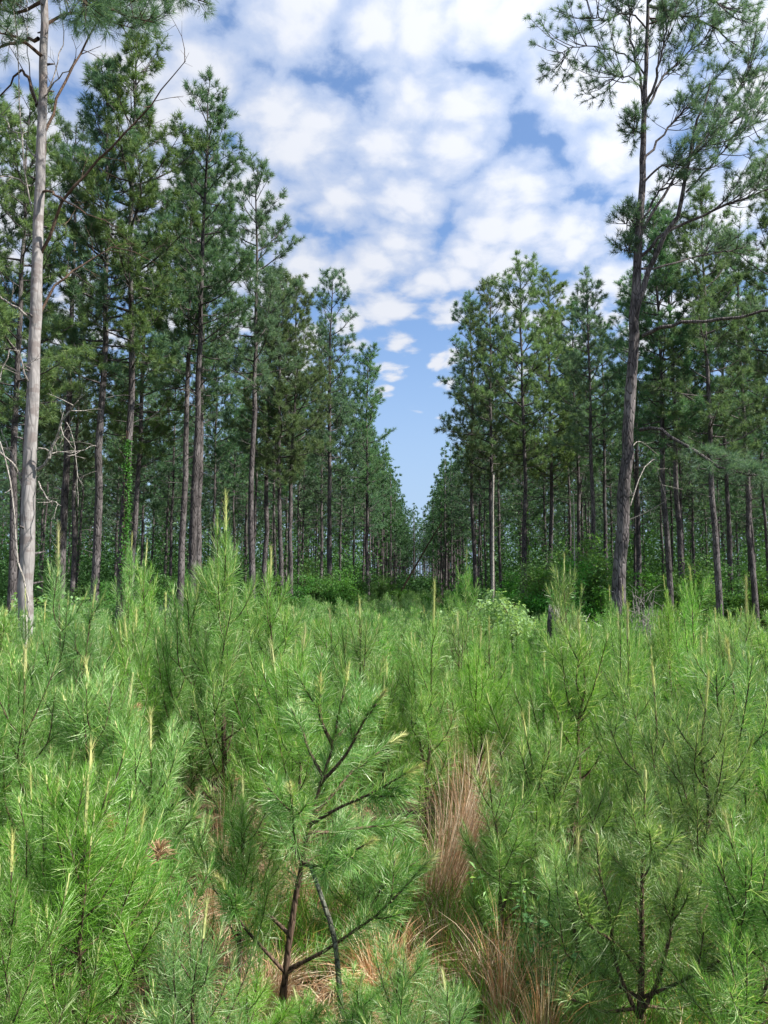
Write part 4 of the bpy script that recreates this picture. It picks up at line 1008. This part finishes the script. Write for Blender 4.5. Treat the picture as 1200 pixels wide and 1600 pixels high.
# ---- leafy forbs
def forb(seed):
    r = np.random.default_rng(seed); st, lf = MB(), MB(); 
    for s in range(7):
        a = r.random()*6.28; e = np.array([.28*math.cos(a)*r.random(), .28*math.sin(a)*r.random(), .5+.5*r.random()]); q = spline([(0, 0, 0), e*.5, e], 6); tube(st, q, .004, 4, cap=False)
        n = 44; p, t, _ = along(q, .2+.8*r.random(n)); leaves(lf, p+r.normal(size=(n, 3))*.03, r, .05, .022)
    return [('stems', st.mesh('forb_stems', M['leaf'])), ('foliage', lf.mesh('forb_leaves', M['leafpale' if seed % 2 else 'leaf']))]
FB = [forb(1), forb(2)]
for i, (px, D, lab) in enumerate([(815, 3.7, 'leafy green vine among dry stalks at the bottom right of centre'), (5, 5.6, 'leafy yellow-green plant at the left edge'), (30, 6.8, 'leafy plant beside the silver-barked pine foot'), (845, 3.5, 'small leafy plant left of the many-stemmed sapling'),
        (1015, 8, 'bright leafy plant in the right middle of the field'), (1120, 8.6, 'yellow-leaved plant in front of the straight right-hand pines'), (160, 7.2, 'leafy plant behind the forked left sapling'), (640, 9, 'pale leafy plant in the middle of the field'), (700, 11, 'pale leafy weed before the low mound'), (260, 9, 'leafy plant in front of the three close-set pines')]):
    thing('leafy_plant', FB[i % 2], G(px, D), rz=i, s=.72 if D < 5 else 1.2, label=lab, cat='leafy plant', group='broad-leaved weeds among the saplings')

# ---- the rest of the saplings
cand = []
rs = random.Random(11)
pts = list(placed)
def fits(x, y, rad):
    return all((x-a)**2+(y-b)**2 > (rad+c*.55)**2 if c > 0 else True for a, b, c in pts)
tries = 0
while tries < 60000:
    tries += 1
    y = 2.75+25.5*rs.random()**1.35
    hw = y*.60+1.0
    x = rs.uniform(-hw, hw)
    rad = .27 if y < 4.6 else .31 if y < 7 else .37 if y < 12 else .46
    # wood edge limits the field
    lim_l = -(6.5+max(0, 24-y)*.45); lim_r = 6.5+max(0, 24-y)*.4
    if y > 20 and not (lane_c(y)-5.5 < x < lane_c(y)+5): continue
    if not (-16 < x < 14): continue
    if any((x-a)**2+(y-b)**2 < .45**2 for a, b in HX): continue
    if fits(x, y, rad):
        pts.append((x, y, rad)); cand.append((x, y))
cand.sort(key=lambda p: p[1])
nb = 300-len(NS)-2
main_s, rest_s = cand[:nb], cand[nb:]
if os.environ.get("DBG"): print('saplings rest', len(rest_s), len(cand), 'as things', len(main_s), 'last y', main_s[-1][1])
COLS = [(60, 'the silver-barked pine'), (165, 'the ivy-climbed pine'), (260, 'the gap right of the ivy'), (320, 'the three close-set pines'), (400, 'the open-crowned pine'), (480, 'the paired pines'), (550, 'the slender pine'), (610, 'the last left pine'), (680, 'the lane'),
        (750, 'the lane-edge right pine'), (800, 'the pale snag'), (860, 'the vine-covered mound'), (930, 'the broken stump'), (1000, 'the leaning pine'), (1080, 'the first straight right pine'), (1150, 'the second straight right pine'), (9999, 'the right edge')]
cnt = {}
tall = ['knee-high', 'waist-high', 'chest-high']
for i, (x, y) in enumerate(main_s):
    hgt = rs.uniform(.8, 1.35) if y < 4.2 else rs.uniform(.85, 1.55) if y < 8 else rs.uniform(.85, 1.62)
    if y < 3.3: hgt = rs.uniform(.35, .6)
    if abs(px-520) < 180 and y < 3.8: hgt = min(hgt, .42)
    if abs(px-705) < 60 and y < 6.5: hgt = min(hgt, .55)
    px = topix((x, y, hgt))[0]
    if y > 4.2 and x < 0 and rs.random() < .25: hgt += .2
    if y < 7.2: ph = SN[rs.choice([0, 1, 2, 3, 4, 5, 6, 7, 0, 3])]
    elif y < 13: ph = SM[rs.randrange(6)]
    else: ph = SF[rs.randrange(4)]
    cn = next(n for lx, n in COLS if px < lx); k = cnt.get(cn, 0); cnt[cn] = k+1
    tw = tall[0] if hgt < .9 else tall[1] if hgt < 1.3 else tall[2]
    sapling(ph, (x, y, gz(x, y)-.02), gz(x, y)+hgt, rs.random()*6.28, f'{tw} pine sapling, {ORD[k]} in the file below {cn}', 'pine saplings in the clearing', smul=hgt/ph[1])
def far_saps():
    a, b = MB(), MB(); geo = [sap_geo(560+i, h=1.5, spread=.6, lod=2, candle=1.4) for i in range(4)]
    lane = [(lane_c(y_)+rs.uniform(-4.8, 4.8), y_) for y_ in [27+50*rs.random()**1.3 for _ in range(150)]]
    for x, y in rest_s[:420]+lane:
        s, n, c = geo[rs.randrange(4)]; an = rs.random()*6.28; k = rs.uniform(.6, .92)
        Rm = np.array([[math.cos(an), -math.sin(an), 0], [math.sin(an), math.cos(an), 0], [0, 0, 1]])*k; off = np.array([x, y, gz(x, y)])
        a.merge(s, (Rm, off)); b.merge(n, (Rm, off)); b.merge(c, (Rm, off))
    o = empty('far_saplings'); tag(o, 'many small far saplings merging along the back of the clearing', 'saplings', kind='stuff')
    obj('stems', a.mesh('far_stems', [M['twig'], M['candle']]), o); obj('needles', b.mesh('far_needles', M['sap']), o)
if rest_s: far_saps()

# dead brown tufts and the drooping tan tip
# ---- grass and litter
def field_grass():
    r = np.random.default_rng(33); mb, ms = MB(), MB()
    def blades(m, x, y, h, W, lean=.35):
        n = len(x); p = np.stack([x, y, gz(x, y)], -1); d = nrm(np.stack([r.normal(size=n)*lean, r.normal(size=n)*lean, np.ones(n)], -1)); needles(m, p, d, h, W, r, .18, 2)
    def scat(n, y0, y1, pw=1.0):
        y = y0+(y1-y0)*r.random(n)**pw; x = (r.random(n)*2-1)*(y*.56+.6); return x, y
    def patch(x, y, f=1.3, s=0.0): return np.sin(x*f+s)+np.sin(y*f*1.3+x*.7+s)+.8*np.sin(x*f*2.7-y*2.1)
    x, y = scat(70000, 1.9, 9); k = patch(x, y) > .1; x, y = x[k], y[k]; blades(mb, x, y, .12+.38*r.random(len(x)), .0042)
    x, y = scat(42000, 8, 24); k = patch(x, y, .8) > -.3; x, y = x[k], y[k]; blades(mb, x, y, .3+.6*r.random(len(x)), .008)
    x, y = scat(26000, 20, 60); k = abs(x-lane_c(y)) < 5.5; x, y = x[k], y[k]; blades(mb, x, y, .4+.6*r.random(len(x)), .03)
    x, y = scat(34000, 1.9, 10); k = patch(x, y, 1.1, 2.0) > .1; x, y = x[k], y[k]; blades(ms, x, y, .10+.28*r.random(len(x)), .0045, .9)
    x, y = scat(16000, 9, 24); k = patch(x, y, .7, 4.0) > .6; x, y = x[k], y[k]; blades(ms, x, y, .25+.6*r.random(len(x)), .009, .4)
    tag(obj('green_grass', mb.mesh('green_grass', M['grass'])), 'thin green grass growing between the saplings across the clearing', 'grass', kind='stuff')
    tag(obj('dead_grass', ms.mesh('dead_grass', M['straw'])), 'short dead tan grass and litter between the saplings', 'dead grass', kind='stuff')
field_grass()
